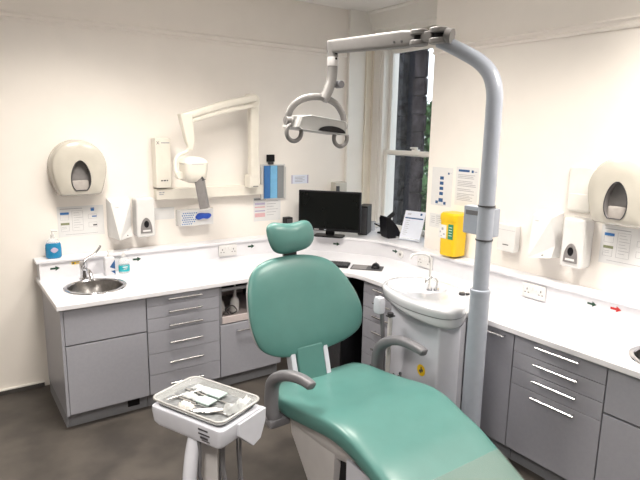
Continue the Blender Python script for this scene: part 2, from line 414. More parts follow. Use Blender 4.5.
def sink(c, label):
    x, y, r = c; t = thing('round_sink', label, 'sink', (x, y, ZT), 'round steel sinks in the worktop')
    R = r
    bowl = lathe([(R+.022, .001), (R+.022, .004), (R+.012, .006), (R+.001, .004), (R-.004, -.01), (R-.012, -.06), (R-.045, -.095), (.03, -.10), (.022, -.104), (0, -.104),
                  ], (x, y, ZT), 48)
    part('bowl', bowl, M['sinkst'], t)
    part('drain', lathe([(0, .004), (.018, .004), (.022, 0)], (x, y, ZT-.102), 20), M['chrome'], t)
    o = lathe([(R+.024, .0005), (R+.022, .005), (R+.010, .0075), (R+.002, .006), (R-.002, 0)], (x, y, ZT), 48)
    part('rim', o, M['chrome'], t)
sink(SA, 'round steel sink in the left counter below the lever tap')
sink(SB, 'round steel sink cut off at the right edge of the photo')
# lever tap at the left sink
t = thing('lever_tap', 'chrome lever mixer tap behind the left round sink', 'tap', (.715, 3.612, ZT))
b = lathe([(.028, 0), (.028, .008), (.022, .014), (.020, .06), (.024, .085), (.022, .115), (0, .12)], (.715, 3.612, ZT), 24)
part('body', b, M['chrome'], t)
part('spout', tube(spline([(.715, 3.612, ZT+.06), (.717, 3.54, ZT+.078), (.722, 3.48, ZT+.075), (.724, 3.45, ZT+.045), (.724, 3.446, ZT+.028)], 6), .012, .011), M['chrome'], t)
part('lever', tube(spline([(.715, 3.612, ZT+.115), (.74, 3.625, ZT+.13), (.79, 3.64, ZT+.15), (.825, 3.65, ZT+.185), (.832, 3.65, ZT+.20)], 6), .009, .006, radii=None), M['chrome'], t)

# ================================================================== CABINETS
def bar_handle(parent, p0, p1, out):
    """bar handle between two points; out is the direction away from the front"""
    p0, p1, out = Vector(p0), Vector(p1), Vector(out)
    b = tube([p0+out*.028, p1+out*.028], .0055, seg=10)
    d = (p1-p0).normalized()
    for q in (p0+d*.012, p1-d*.012): tube([q, q+out*.028], .005, seg=8, bm=b)
    return part('handle', b, M['steel'], parent)
ZB, ZC = .09, .712
def unit_A(x0, x1, fronts, label, name='base_cabinet', cat='cabinet', niche=None):
    t = thing(name, label, cat, ((x0+x1)/2, 3.4, 0))
    top = niche if niche else ZC
    b = box(x0+.001, x1-.001, 3.152, 3.715, ZB, top)
    if not niche: # hollow is not needed behind closed fronts, keep clear of the sink bowl
        b.free(); b = NB(); box(x0+.001, x0+.018, 3.152, 3.715, ZB, ZC, bm=b); box(x1-.018, x1-.001, 3.152, 3.715, ZB, ZC, bm=b)
        box(x0+.018, x1-.018, 3.152, 3.715, ZB, ZB+.018, bm=b); box(x0+.018, x1-.018, 3.70, 3.715, ZB+.018, ZC, bm=b)
    part('carcass', b, M['carc'], t)
    part('plinth', box(x0+.001, x1-.001, 3.185, 3.20, 0, ZB), M['carc'], t)
    for (nm, z0, z1, h) in fronts:
        f = part(nm, box(x0+.002, x1-.002, 3.13, 3.150, z0+.0015, z1-.0015, .0015), M['grey'], t)
        if h: bar_handle(f, (h[0], 3.13, h[2]), (h[1], 3.13, h[2]), (0, -1, 0))
    return t
tA = unit_A(.50, .949, [('panel', .505, ZC, None), ('door', .095, .500, None)], 'grey sink cabinet at the far left end of the counter')
part('end_panel', box(.484, .4995, 3.13, 3.715, ZB, ZC+.001, .001), M['grey'], tA)
part('plinth_return', box(.487, .4995, 3.186, 3.715, 0, ZB-.001), M['carc'], tA)
part('plinth_vent', box(.83, .90, 3.181, 3.1845, .03, .075), M['black'], tA)
hs = [.690, .612, .525, .417, .292, .154]
zs = [ZC, .652, .575, .491, .353, .219, .095]
unit_A(.951, 1.414, [('drawer', zs[i+1], zs[i], (1.075, 1.286, hs[i]-.002)) for i in range(6)], 'grey chest of six drawers under the left counter beside the sink cabinet', 'drawer_unit', 'drawer unit')
# open-topped unit
t = unit_A(1.416, 1.87, [('door', .095, .448, (1.523, 1.74, .402))], 'grey cabinet with an open niche above its door, left of the dental chair back', niche=.45)
b = box(1.417, 1.434, 3.14, 3.715, .45, ZC); box(1.852, 1.869, 3.14, 3.715, .45, ZC, bm=b); box(1.434, 1.852, 3.70, 3.715, .45, ZC, bm=b)
part('niche_side', b, M['carc'], t)
part('niche_back', box(1.434, 1.852, 3.69, 3.70, .45, ZC), M['black'], t)
part('niche_rail', box(1.434, 1.852, 3.135, 3.155, .672, .690, .002), M['carc'], t)
b = box(1.436, 1.85, 3.135, 3.68, .456, .470); box(1.436, 1.85, 3.135, 3.147, .470, .500, .002, bm=b); box(1.436, 1.85, 3.668, 3.68, .470, .50, bm=b)
part('pull_out_shelf', b, M['pink2'] if 'pink2' in M else M['tissue'], t)
# things in the niche
def syr_bottle(x, y, z, h, tilt, label):
    t = thing('spray_bottle', label, 'bottle', (x, y, z), 'bottles in the open niche')
    m = Matrix.Translation((x, y, z)) @ Matrix.Rotation(tilt, 4, 'Y')
    part('bottle_body', lathe([(0, 0), (.03, 0), (.032, .01), (.031, h*.35), (.024, h*.45), (.014, h*.52), (0, h*.52)], seg=20, mtx=m), M['dispw'], t)
    part('nozzle', lathe([(.013, h*.50), (.010, h*.62), (.005, h), (0, h)], seg=14, mtx=m), M['dispw'], t)
syr_bottle(1.60, 3.30, .471, .20, .03, 'white cone-topped bottle standing upright in the open niche')
syr_bottle(1.52, 3.34, .472, .18, -.26, 'white bottle leaning to the left inside the open niche')
t = tag(link('cable_bundle', tube(spline([(1.49, 3.25, .48), (1.52, 3.22, .51), (1.55, 3.24, .478), (1.58, 3.22, .50), (1.56, 3.25, .53), (1.51, 3.25, .51), (1.53, 3.23, .478)], 8), .004), M['dark']), 'dark cable coiled on the shelf of the open niche', 'cable')
tag(link('stacked_cup', lathe([(0, 0), (.03, 0), (.036, .10), (.034, .10), (.028, .004), (0, .004)], (1.72, 3.28, .471), 20), M['paper']), 'white cup on the niche shelf half hidden by the chair back', 'cup')

def unit_B(y1, y0, fronts, label, name='base_cabinet', cat='cabinet', group=None):
    t = thing(name, label, cat, (2.6, (y0+y1)/2, 0), group)
    b = box(2.332, 2.79, y0+.001, y0+.018, ZB, ZC); box(2.332, 2.79, y1-.018, y1-.001, ZB, ZC, bm=b)
    box(2.332, 2.79, y0+.018, y1-.018, ZB, ZB+.018, bm=b); box(2.775, 2.79, y0+.018, y1-.018, ZB+.018, ZC, bm=b)
    part('carcass', b, M['carc'], t)
    part('plinth', box(2.365, 2.38, y0+.001, y1-.001, 0, ZB), M['carc'], t)
    for (nm, z0, z1, h) in fronts:
        f = part(nm, box(2.31, 2.330, y0+.002, y1-.002, z0+.0015, z1-.0015, .0015), M['grey'], t)
        if h: bar_handle(f, (2.31, h[0], h[2]), (2.31, h[1], h[2]), (-1, 0, 0))
    return t
zs = [ZC, .632, .534, .450, .320, .205, .095]
unit_B(2.785, 2.35, [('drawer', zs[i+1], zs[i], (2.655, 2.48, (zs[i]+zs[i+1])/2+.006)) for i in range(6)], 'grey drawer stack in the corner behind the white suction holder', 'drawer_unit', 'drawer unit')
unit_B(2.348, 1.90, [('door', .095, ZC, (2.23, 2.02, .682))], 'grey door cabinet hidden behind the white spittoon column')
unit_B(1.898, 1.594, [('door', .095, ZC, (1.735, 1.635, .683))], 'narrow grey door cabinet just right of the light post')
zs = [ZC, .622, .538, .452, .095]; hz = [.686, .598, .514, .427]
unit_B(1.592, 1.122, [('drawer', zs[i+1], zs[i], (1.457, 1.237, hz[i])) for i in range(4)], 'grey unit of three shallow drawers over one deep drawer, right of the light post', 'drawer_unit', 'drawer unit')
unit_B(1.120, .65, [('panel', .500, ZC, None), ('door', .095, .493, None)], 'grey sink cabinet at the right edge of the photo')
unit_B(.648, .03, [('door', .095, ZC, (.45, .25, .682))], 'grey door cabinet beyond the right edge of the photo')

# knee space: dark back board and computer
tag(link('modesty_board', box(1.90, 2.85, 3.70, 3.715, .02, ZC), M['black']), 'black board closing the back of the knee space in the corner', 'board')
t = thing('computer_tower', 'black computer case on the floor of the corner knee space', 'computer', (2.28, 3.05, 0))
part('case', box(2.2, 2.42, 2.86, 3.28, .02, .48, .006), M['black'], t)
part('front_panel', box(2.192, 2.2, 2.88, 3.26, .04, .46, .002), M['dark'], t)
t = thing('computer_shelf', 'black shelf unit under the corner worktop right of the chair back', 'shelf', (2.5, 2.95, .5))
part('shelf_board', box(2.18, 2.79, 2.79, 3.5, .485, .497), M['black'], t)
part('side_board', box(2.335, 2.79, 2.787, 2.799, .01, .70), M['black'], t)
tag(link('network_switch', box(2.22, 2.36, 2.9, 3.2, .50, .545, .004), M['dark']), 'small black network box on the shelf under the corner worktop', 'electronics')

# ================================================================== WALL FITTINGS
def paper_roll_dispenser(mtx, label, sx=1):
    t = thing('toilet_paper_dispenser', label, 'paper dispenser', mtx=mtx, group='round-topped paper dispensers')
    W_, H_ = .168, .168
    ol = [(W_*math.cos(math.pi*i/28), H_*math.sin(math.pi*i/28)) for i in range(29)]
    side = [(1-.26*t**1.7, -1.06*t) for t in (.2, .4, .6, .78, .90, .97)]
    ol += [(-W_*x, H_*y) for x, y in side]+[(-W_*.66, -H_*1.07), (-W_*.3, -H_*1.085), (W_*.3, -H_*1.085), (W_*.66, -H_*1.07)]+[(W_*x, H_*y) for x, y in side[::-1]]
    def ring(s, z, dy=0): return [(x*s, (y-dy)*s+dy, z) for x, y in ol]
    base = loft([ring(.97, 0), ring(1.0, .006), ring(1.0, .055), ring(.985, .06)])
    part('back_shell', base, M['disp'], t)
    # front cover with an egg-shaped window
    cov = loft([ring(.99, .060), ring(.995, .075), ring(.975, .105), ring(.93, .122), ring(.86, .130), ring(.5, .137)])
    egg = []
    for i in range(36):
        a = 2*math.pi*i/36; y = math.sin(a)
        w = .056*(1-.16*y); yb = max(y, -.86)
        egg.append((w*math.cos(a), .098*yb-.058))
    cutter = loft([[(x, y, .095) for x, y in egg], [(x, y, .2) for x, y in egg]])
    cov = cut(cov, cutter, M['mid'])
    part('front_cover', cov, None, t, mats=[M['disp'], M['mid']], sharp=30)
    part('window_rim', tube([(x*1.01, (y+.058)*1.01-.058, .1345+.002) for x, y in egg]+[(egg[0][0]*1.01, egg[0][1], .1365)], .003, seg=6, cap=False), M['dark'], t)
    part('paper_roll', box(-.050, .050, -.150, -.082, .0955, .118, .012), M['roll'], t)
    return t
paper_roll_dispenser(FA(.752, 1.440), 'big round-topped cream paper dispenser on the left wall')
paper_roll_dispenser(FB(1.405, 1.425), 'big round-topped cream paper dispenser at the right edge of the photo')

def towel_dispenser(mtx, label):
    t = thing('towel_dispenser', label, 'towel dispenser', mtx=mtx, group='angular folded towel dispensers')
    b = NB()
    co = dict(a0=(-.074, .135, 0), a1=(.074, .135, 0), a2=(.074, -.13, 0), a3=(-.074, -.13, 0),
              TL=(-.066, .110, .085), TR=(.060, .105, .095), BL=(-.034, -.135, .150), MR=(.070, -.060, .050), BR=(.072, -.125, .085), LB=(-.066, -.125, .05))
    v = {k: b.verts.new(p) for k, p in co.items()}
    for f in (('a0', 'a1', 'TR', 'TL'), ('TL', 'TR', 'BL'), ('TL', 'BL', 'LB'), ('TR', 'MR', 'BL'), ('BL', 'MR', 'BR'), ('a1', 'a2', 'BR', 'MR'), ('a1', 'MR', 'TR'), ('a0', 'TL', 'LB', 'a3'), ('a3', 'LB', 'BL', 'BR', 'a2'), ('a0', 'a3', 'a2', 'a1')):
        b.faces.new([v[k] for k in f])
    bmesh.ops.recalc_face_normals(b, faces=b.faces)
    bmesh.ops.bevel(b, geom=list(b.edges), offset=.003, segments=2, profile=.5, affect='EDGES')
    part('cover', b, M['dispw'], t, sharp=20)
    lg = box(-.04, -.018, .076, .079, .092, .0975, mtx=None); part('brand_mark', lg, M['ink'], t)
    part('keyhole', cyl((.030, -.112, .104), .003, .012), M['dark'], t)
    return t
towel_dispenser(FA(.998, 1.092), 'white angular towel dispenser on the left wall above the sink')
towel_dispenser(FB(1.825, 1.13), 'white angular towel dispenser on the right wall beside the pale soap dispenser')

def soap_dispenser(mtx, label):
    t = thing('soap_dispenser', label, 'soap dispenser', mtx=mtx, group='white wall soap dispensers')
    b = plate([rrect(-.063, .063, -.135, .135, .018)], 0, .10, .012); part('cover', b, M['dispw'], t)
    def arch(s, off=0):
        pts = []
        for i in range(15):
            a = math.pi*i/14; pts.append((.034*s*math.cos(a)*(1-.15*math.sin(a)), off+.060*s*math.sin(a)))
        return pts+[(-.036*s, off-.035*s), (.036*s, off-.035*s)]
    part('window', plate([arch(1.12, -.068)], .098, .106, .002), M['mid'], t)
    part('sight_hole', plate([circle(0, -.045, .017, 24, .024)], .104, .1075, .001), M['black'], t)
    part('label_strip', box(-.026, .026, -.096, -.084, .1055, .1075), M['paper'], t, label='white printed strip')
    return t
soap_dispenser(FA(1.157, 1.09), 'white soap dispenser with grey arched window on the left wall')
soap_dispenser(FB(1.63, 1.115), 'white soap dispenser with grey arched window on the right wall')

def bars(rects, z=.0012, th=.0005):
    b = NB()
    for (x0, x1, y0, y1) in rects: box(x0, x1, y0, y1, z, z+th, bm=b)
    return b
def outline(x0, x1, y0, y1, w=.0012): return [(x0, x1, y0, y0+w), (x0, x1, y1-w, y1), (x0, x0+w, y0+w, y1-w), (x1-w, x1, y0+w, y1-w)]
def sheet(mtx, w, h, label, name='poster', cat='poster', m='paper', prints=(), group=None):
    t = thing(name, label, cat, mtx=mtx, group=group)
    part('sheet', box(-w/2, w/2, -h/2, h/2, .0003, .0012), M[m], t)
    for (nm, rects, mm) in prints: part(nm, bars(rects), M[mm], t)
    return t
def wash_prints():
    ol = outline(-.125, -.075, -.062, -.020)+outline(-.125, -.075, .012, .045)+outline(-.055, .012, -.062, .070)+outline(.045, .098, .012, .042)+outline(.045, .098, -.045, -.012)
    ln = [(-.125, .01, .082, .086)]+[(-.045, -.012+.01*(i % 3), .055-.016*i, .057-.016*i) for i in range(7)]+[(-.12, -.09, -.035-.01*i, -.033-.01*i) for i in range(2)]+[(-.10, .10, -.085, -.083)]+[(.06, .085, .075, .078)]
    return [('text_lines', ln+ol, 'ink'), ('blue_panel', [(-.125, -.072, .047, .062), (.068, .098, .022, .030)], 'blue'), ('green_panel', [(-.125, -.072, -.02, -.006)], 'olive'), ('logo', [(.062, .084, .062, .084)], 'blue'), ('dark_panel', [(.072, .098, -.036, -.028)], 'inkd')]
sheet(FA(.763, 1.083), .285, .198, 'white handwashing poster with small boxes below the left paper dispenser', prints=wash_prints())
sheet(FB(1.385, 1.125), .285, .205, 'white handwashing poster with small boxes below the right paper dispenser', prints=wash_prints())
# two A4 notices by the window
st = [(-.018, .016, .050-.036*i, .072-.036*i) for i in range(4)]+[(-.022, .018, -.106, -.080), (-.05, -.026, -.120, -.100), (.024, .046, -.122, -.102)]
tt = sheet(FB(2.683, 1.323), .19, .268, 'white notice with a column of blue squares beside the window', 'notice', 'notice', prints=[('blue_square', st, 'navy'), ('logo', [(.052, .066, .088, .102)], 'navy'), ('text_lines', [(.070, .085, .098, .100), (-.05, .05, -.127, -.126)], 'ink')])
ls = []
rd = random.Random(3)
for i in range(17):
    y = .075-.0105*i
    if i in (3, 8, 11): continue
    ls.append((-.078, .078-rd.uniform(0, .05), y, y+.0035))
sheet(FB(2.463, 1.342), .192, .258, 'white typed notice with a dark blue heading beside the light post', 'notice', 'notice', prints=[('text_lines', ls, 'ink'), ('heading', [(-.075, .018, .097, .112)], 'navy'), ('logo', [(.035, .052, .094, .111), (.058, .08, .10, .103)], 'navy')])
sheet(FB(2.72, 1.08), .12, .10, 'small pale card taped beside the yellow bin', 'notice_card', 'card', prints=[('text_lines', [(-.045, -.01, .025-.014*i, .028-.014*i) for i in range(4)]+[(.01, .048, .03-.013*i, .033-.013*i) for i in range(5)]+outline(.005, .052, -.035, .04), 'ink')])
# notices on the far wall
sheet(FA(2.462, 1.300), .165, .070, 'small lilac-grey notice on the wall above the monitor', 'notice', 'notice', 'paperb', prints=[('text_lines', [(-.05, .045-.02*(i % 2), .016-.012*i, .020-.012*i) for i in range(4)], 'ink'), ('edge_strip', [(-.082, -.072, -.034, .034), (.070, .082, -.034, .034)], 'lilac')])
sheet(FA(2.155, 1.075), .245, .19, 'pale price-list poster with pink rows below the blue leaflets', prints=[('heading', [(-.118, -.012, .072, .088)], 'greycard'), ('pink_row', [(-.112, -.02, .012, .022), (-.112, -.02, -.062, -.030)], 'pink'), ('lilac_row', [(-.112, -.02, .035, .052), (-.112, -.02, -.018, -.008)], 'lilac'), ('text_lines', [(-.005, .10-.02*(i % 3), .06-.022*i, .063-.022*i) for i in range(6)], 'ink')])
sheet(FA(1.31, 1.095), .165, .085, 'faint blank white sheet between soap dispenser and glove box', 'paper_sheet', 'paper', prints=[('text_lines', [(-.06, .06, .02, .0215), (-.06, .05, -.005, -.0035)], 'tissue')])

# glove box holder
t = thing('glove_box', 'white box of blue gloves in a wall holder under the x-ray rail', 'glove box', mtx=FA(1.545, 1.06))
part('holder', plate([rrect(-.145, .145, -.062, .055, .006)], 0, .004, 0), M['clear'], t)
part('carton', box(-.135, .115, -.056, .056, .005, .075, .002), M['paper'], t)
dots = NB()
for i in range(9):
    for j in range(6):
        if i > 4+(j % 3): continue
        box(-.125+.016*i+(.008 if j % 2 else 0), -.116+.016*i+(.008 if j % 2 else 0), -.047+.0155*j, -.039+.0155*j, .0752, .0758, bm=dots)
part('printed_pattern', dots, M['blue'], t)
gl = pillow([(-.055, -.004), (-.03, .022), (.02, .020), (.058, .016), (.066, -.002), (.04, -.022), (0, -.018), (-.035, -.024)], .018, .004, mtx=Matrix.Translation((.03, .008, .077)))
part('glove', gl, M['glove'], t, label='blue glove bulging from the slot')

# double sockets
def double_socket(mtx, label):
    t = thing('double_socket', label, 'socket', mtx=mtx, group='white double sockets on the upstand')
    part('faceplate', plate([rrect(-.073, .073, -.043, .043, .006)], 0, .010, .003), M['shell'] if False else M['dispw'], t)
    for s in (-1, 1):
        part('switch', box(s*.012-.006, s*.012+.006, .008, .026, .010, .014, .001), M['paper'], t)
        h = NB()
        for (x, y, a, b_) in ((0, .012, .003, .006), (-.011, -.008, .005, .0025), (.011, -.008, .005, .0025)):
            box(s*.045+x-a, s*.045+x+a, y-b_-.004, y+b_-.004, .0098, .0106, bm=h)
        part('pin_holes', h, M['dark'], t)
double_socket(FA(1.752, .802, 3.7185), 'white double socket on the left upstand above the open niche')
double_socket(FB(2.70, .797, 2.7985), 'white double socket behind the spittoon spout')
double_socket(FB(1.823, .797, 2.7985), 'white double socket on the right upstand below the towel dispenser')
t = thing('data_outlet', 'small white round data outlet in the counter corner', 'outlet', mtx=FB(2.955, .80, 2.80))
part('faceplate', plate([circle(0, 0, .03, 28)], 0, .008, .002), M['dispw'], t); part('jack', box(-.008, .008, -.008, .008, .008, .010), M['mid'], t)

# arrow stickers
def arrow(mtx, label, m='arrow', k=1):
    o = [(-.028, .006), (.002, .006), (.002, .016), (.028, 0), (.002, -.016), (.002, -.006), (-.028, -.006)]
    b = plate([[(x*k, y*k) for x, y in o]], .0003, .0012, 0)
    ob = link('arrow_sticker', b, M[m]); ob.matrix_world = mtx
    tag(ob, label, 'sticker', 'arrow stickers on the upstand')
arrow(FA(.569, .811, 3.7195), 'dark arrow sticker nearest the left end of the counter')
arrow(FA(1.08, .811, 3.7195), 'dark arrow sticker between white bottles and left double socket')
arrow(FA(1.951, .811, 3.7195), 'dark arrow sticker left of the headrest')
dv = Vector((2.80-2.405, 3.14-3.72, 0)).normalized(); dn = Vector((dv.y, -dv.x, 0))
pA = Vector((2.405, 3.72, .811))+dv*.31
arrow(frame(pA, dv, dn), 'dark arrow sticker below the monitor')
arrow(FB(3.02, .811, 2.80), 'dark arrow sticker beside the round data outlet')
arrow(FB(1.482, .813, 2.80), 'dark arrow sticker on the right upstand beside the red one', k=.9)
arrow(FB(1.356, .820, 2.80), 'red arrow sticker on the right upstand', 'red')
t = thing('warning_sticker', 'tiny yellow warning sticker behind the lever tap', 'sticker', mtx=FA(.692, .832, 3.7195))
part('sheet', box(-.026, .034, -.009, .009, .0003, .0010), M['yellow'], t)
part('symbol', bars([(-.022, -.008, -.006, .004)], .001), M['inkd'], t); part('text_lines', bars([(0, .028, .001, .004), (0, .028, -.005, -.002)], .001), M['ink'], t)

# sharps bin
t = thing('sharps_bin', 'yellow sharps bin fixed to the wall beside the light post', 'bin', (2.82, 2.485, .89))
part('bin_body', loft([[(2.82+x, 2.487+y, z) for x, y in rrect(-.060*s, .074*s, -.072*s, .072*s, .03)] for z, s in ((.885, .93), (.89, .95), (1.125, 1.0))]), M['yellow'], t)
part('lid', loft([[(2.82+x, 2.487+y, z) for x, y in rrect(-.060*s, .074*s, -.072*s, .072*s, .03)] for z, s in ((1.12, 1.05), (1.135, 1.06), (1.16, 1.04), (1.172, .9))]), M['yellow'], t)
lb = box(-.07, -.004, -.045, .045, 0, .001, mtx=FB(2.487, 1.045, 2.761)); part('warning_label', lb, M['paper'], t, label='white label with hazard marks')
part('hazard_mark', tmpjoin(NB(), loft([[(x, y, .001), ] for x, y in circle(-.03, .01, .012, 16)], cap=False) if False else cyl((-.036, .012, .0016), .012, .001)), M['inkd'], t) if False else None
b = NB()
for (x0, x1, y0, y1) in ((-.045, -.028, .010, .026), (-.06, -.05, -.01, .002), (-.03, -.015, -.022, -.012), (-.05, -.04, -.034, -.028)): box(x0, x1, y0, y1, .0012, .0016, bm=b)
bmesh.ops.transform(b, matrix=FB(2.487, 1.045, 2.761), verts=b.verts); part('hazard_mark', b, M['ink'], t)
part('green_label', box(.012, .055, -.055, .045, 0, .001, mtx=FB(2.487, 1.055, 2.761)), M['green'], t, label='dark green label')
b = NB()
for i in range(4): box(.02, .046, .022-.018*i, .026-.018*i, .0012, .0016, bm=b)
bmesh.ops.transform(b, matrix=FB(2.487, 1.055, 2.761), verts=b.verts); part('text_lines', b, M['paper'], t)

# small square dispenser behind the post
t = thing('square_dispenser', 'small square white dispenser on the wall just right of the light post', 'dispenser', mtx=FB(2.085, 1.065))
part('cover', plate([rrect(-.063, .063, -.085, .085, .010)], 0, .055, .006), M['dispw'], t); part('brand_mark', bars([(-.02, .022, -.045, -.039)], .055), M['dark'], t)
part('lid_seam', bars([(-.062, .062, .048, .050)], .0548), M['ink'], t)
# translucent holder
t = thing('glove_holder', 'empty frosted plastic holder on the wall left of the right paper dispenser', 'holder', mtx=FB(1.665, 1.395))
part('tray', plate([rrect(-.07, .07, -.12, .125, .02)], 0, .014, .004), M['ghost'], t); part('front_lip', plate([rrect(-.062, .062, -.11, -.02, .012)], .013, .018, .002), M['ghost'], t)

# ------------------------------------------------------------------ x-ray unit on the far wall
t = thing('xray_machine', 'cream wall-mounted dental x-ray machine with folding arm', 'x-ray machine', (1.6, WA, 1.24))
part('wall_rail', box(1.247, 2.085, 3.765, WA, 1.20, 1.275, .004), M['xray'], t)
cb = part('control_box', box(1.243, 1.352, 3.745, WA, 1.285, 1.622, .006), M['xray'], t)
b = NB()
tmpjoin(b, text_bm('X', .030), FA(1.262, 1.590, 3.744)); part('logo', b, M['inkd'], cb)
part('printed_name', bars([(-.012, .045, -.004, .004)], 0, .0006) if False else tmpjoin(NB(), bars([(-.010, .048, -.004, .003)], 0), FA(1.295, 1.592, 3.745)), M['ink'], cb)
part('button_row', tmpjoin(NB(), bars([(-.03, -.016, -.004, .004), (-.012, .006, -.004, .004), (.010, .020, -.004, .004)], 0), FA(1.305, 1.335, 3.745)), M['inkd'], cb)
part('rail_label', tmpjoin(NB(), bars([(-.02, -.002, .002, .010), (.004, .018, .002, .010), (-.02, .012, -.010, -.004)], 0), FA(1.285, 1.245, 3.765)), M['ink'], t)
part('rail_mount', box(1.925, 2.01, 3.68, 3.775, 1.262, 1.36, .012), M['xray'], t)
part('mount_mark', tmpjoin(NB(), bars([(-.025, .02, -.003, .003)], 0), FA(1.975, 1.275, 3.679)), M['inkd'], t)
part('upright', loft([rr_ for rr_ in [[(1.968+x, 3.705+y, z) for x, y in rrect(-.036*s, .036*s, -.03*s, .03*s, .012)] for z, s in ((1.34, .9), (1.36, 1), (1.86, 1.0), (1.88, .96))]]), M['xray'], t)
part('elbow', tmpjoin(NB(), plate([circle(0, 0, .055, 28)], -.05, .03, .012), Matrix.Translation((1.955, 3.70, 1.895)) @ Matrix.Rotation(math.pi/2, 4, 'X')), M['xray'], t)
part('upper_arm', tube([(1.955, 3.66, 1.915), (1.68, 3.63, 1.855), (1.395, 3.60, 1.765)], .028, .026, power=3.5), M['xray'], t)
part('arm_link', tube([(1.93, 3.65, 1.862), (1.68, 3.62, 1.808), (1.43, 3.59, 1.735)], .012, .014, power=3.5), M['xray'], t)
part('lower_joint', loft([[(1.415+dx+x, 3.60+y, z-.015) for x, y in rrect(-.042*s, .042*s, -.032*s, .032*s, .01)] for z, s, dx in ((1.80, 1.0, -.012), (1.79, 1.04, -.012), (1.62, .75, .015), (1.585, .5, .02), (1.56, .4, .02))]), M['xray'], t)
part('yoke', tube(spline([(1.42, 3.60, 1.56), (1.405, 3.60, 1.535), (1.34, 3.58, 1.51), (1.315, 3.57, 1.46), (1.315, 3.555, 1.40), (1.345, 3.54, 1.365), (1.38, 3.53, 1.36)], 7), .015, .012), M['xray'], t)
part('yoke_pivot', cyl((1.333, 3.545, 1.385), .026, .05, 'y', b=.004), M['xray'], t)
hd = part('tube_head', loft([[(1.425+x*1.0, 3.53+y, z) for x, y in rrect(-.075*s, .075*s, -.07*s, .07*s, .03*s)] for z, s in ((1.335, .45), (1.345, .75), (1.37, .96), (1.42, 1.06), (1.462, 1.08), (1.468, 1.10), (1.474, 1.06), (1.49, .9), (1.503, .6), (1.508, .3))]), M['xray'], t)
part('head_shell_seam', loft([[(1.425+x, 3.53+y, z) for x, y in rrect(-.0825, .0825, -.077, .077, .05)] for z in (1.458, 1.464)]), M['shell'], hd)
part('beam_cone', tube([(1.452, 3.50, 1.36), (1.478, 3.48, 1.165)], .035, .030, power=5, seg=20), M['mid'], t, label='dark grey rectangular cone')
part('cone_collar', tube([(1.450, 3.505, 1.375), (1.457, 3.50, 1.345)], .036, .036, power=5, seg=20), M['dark'], t)

# leaflet rack
t = thing('leaflet_rack', 'clear wall rack holding blue leaflets above the price-list poster', 'rack', mtx=FA(2.205, 1.295))
b = box(-.112, .112, -.142, .132, 0, .004); box(-.112, .112, -.142, -.138, .004, .018, bm=b); box(-.112, -.109, -.138, .11, .004, .018, bm=b); box(.109, .112, -.138, .11, .004, .018, bm=b)
part('frame', b, M['dispw'], t)
for (nm, x0, x1, m, lab) in (('leaflet', -.085, -.030, 'blue', 'dark blue leaflet at the left of the clear wall rack'), ('leaflet', -.028, .035, 'sky', 'light blue leaflet in the middle of the clear wall rack'), ('leaflet', .038, .095, 'greycard', 'grey leaflet at the right of the clear wall rack')):
    ob = link(nm, box(x0, x1, -.136, .122, .008, .014, .001), M[m]); ob.matrix_world = FA(2.205, 1.295); tag(ob, lab, 'leaflet', 'leaflets in the wall rack')
t = thing('wall_clip', 'black clip on the wall above the leaflet rack', 'clip', mtx=FA(2.18, 1.475))
part('pad', box(-.033, .033, -.028, .028, 0, .02, .004), M['black'], t); part('jaw', box(-.02, .02, -.048, -.028, .004, .026, .003), M['dark'], t)

# ================================================================== THINGS ON LEDGE AND WORKTOP
# blue soap
t = thing('hand_soap_bottle', 'blue pump bottle of hand soap at the left end of the ledge', 'bottle', (.575, 3.765, .87))
X, Y, Z = .575, 3.765, .87
part('bottle_body', lathe([(0, 0), (.040, 0), (.047, .008), (.048, .06), (.046, .085), (.040, .098), (0, .10)], (X, Y, Z), 28, 1, .65), M['bluegel'], t)
part('shoulder', lathe([(.0405, .097), (.034, .112), (.016, .124), (.014, .135), (0, .135)], (X, Y, Z), 24, 1, .7), M['clear'], t)
b = cyl((X, Y, Z+.142), .013, .016); cyl((X, Y, Z+.160), .005, .03, bm=b); tube([(X-.010, Y, Z+.176), (X+.028, Y-.004, Z+.171)], .006, .005, bm=b)
part('pump', b, M['dispw'], t)
part('label_print', pillow([(-.022, 0), (0, .016), (.022, 0), (0, -.018)], .002, .001, mtx=Matrix.Translation((X, Y-.0315, Z+.055)) @ Matrix.Rotation(math.pi/2, 4, 'X')), M['lilac'], t)
# white sanitiser bottle
t = thing('sanitiser_bottle', 'white pump bottle with navy triangles beside the lever tap', 'bottle', (.895, 3.64, ZT))
X, Y, Z = .878, 3.64, ZT
part('bottle_body', loft([[(X+x, Y+y, Z+z) for x, y in rrect(-.034*s, .034*s, -.025*s, .025*s, .012*s)] for z, s in ((0, .94), (.004, 1), (.105, 1), (.118, .85), (.124, .4))]), M['bottlew'], t)
b = cyl((X, Y, Z+.130), .011, .014); cyl((X, Y, Z+.146), .004, .022, bm=b); box(X-.008, X+.03, Y-.007, Y+.007, Z+.154, Z+.163, .003, bm=b); part('pump', b, M['dispw'], t)
b = NB()
for q in (((-.004, .045), (.030, .030), (.030, .092)), ((.002, .020), (.030, -.004), (.030, .022))):
    vs = [b.verts.new((X+x, Y-.0258, Z+.012+z)) for x, z in q]; b.faces.new(vs)
r_ = bmesh.ops.extrude_face_region(b, geom=list(b.faces)); bmesh.ops.translate(b, vec=(0, .0008, 0), verts=[v for v in r_['geom'] if isinstance(v, bmesh.types.BMVert)])
part('printed_triangles', b, M['navy'], t)
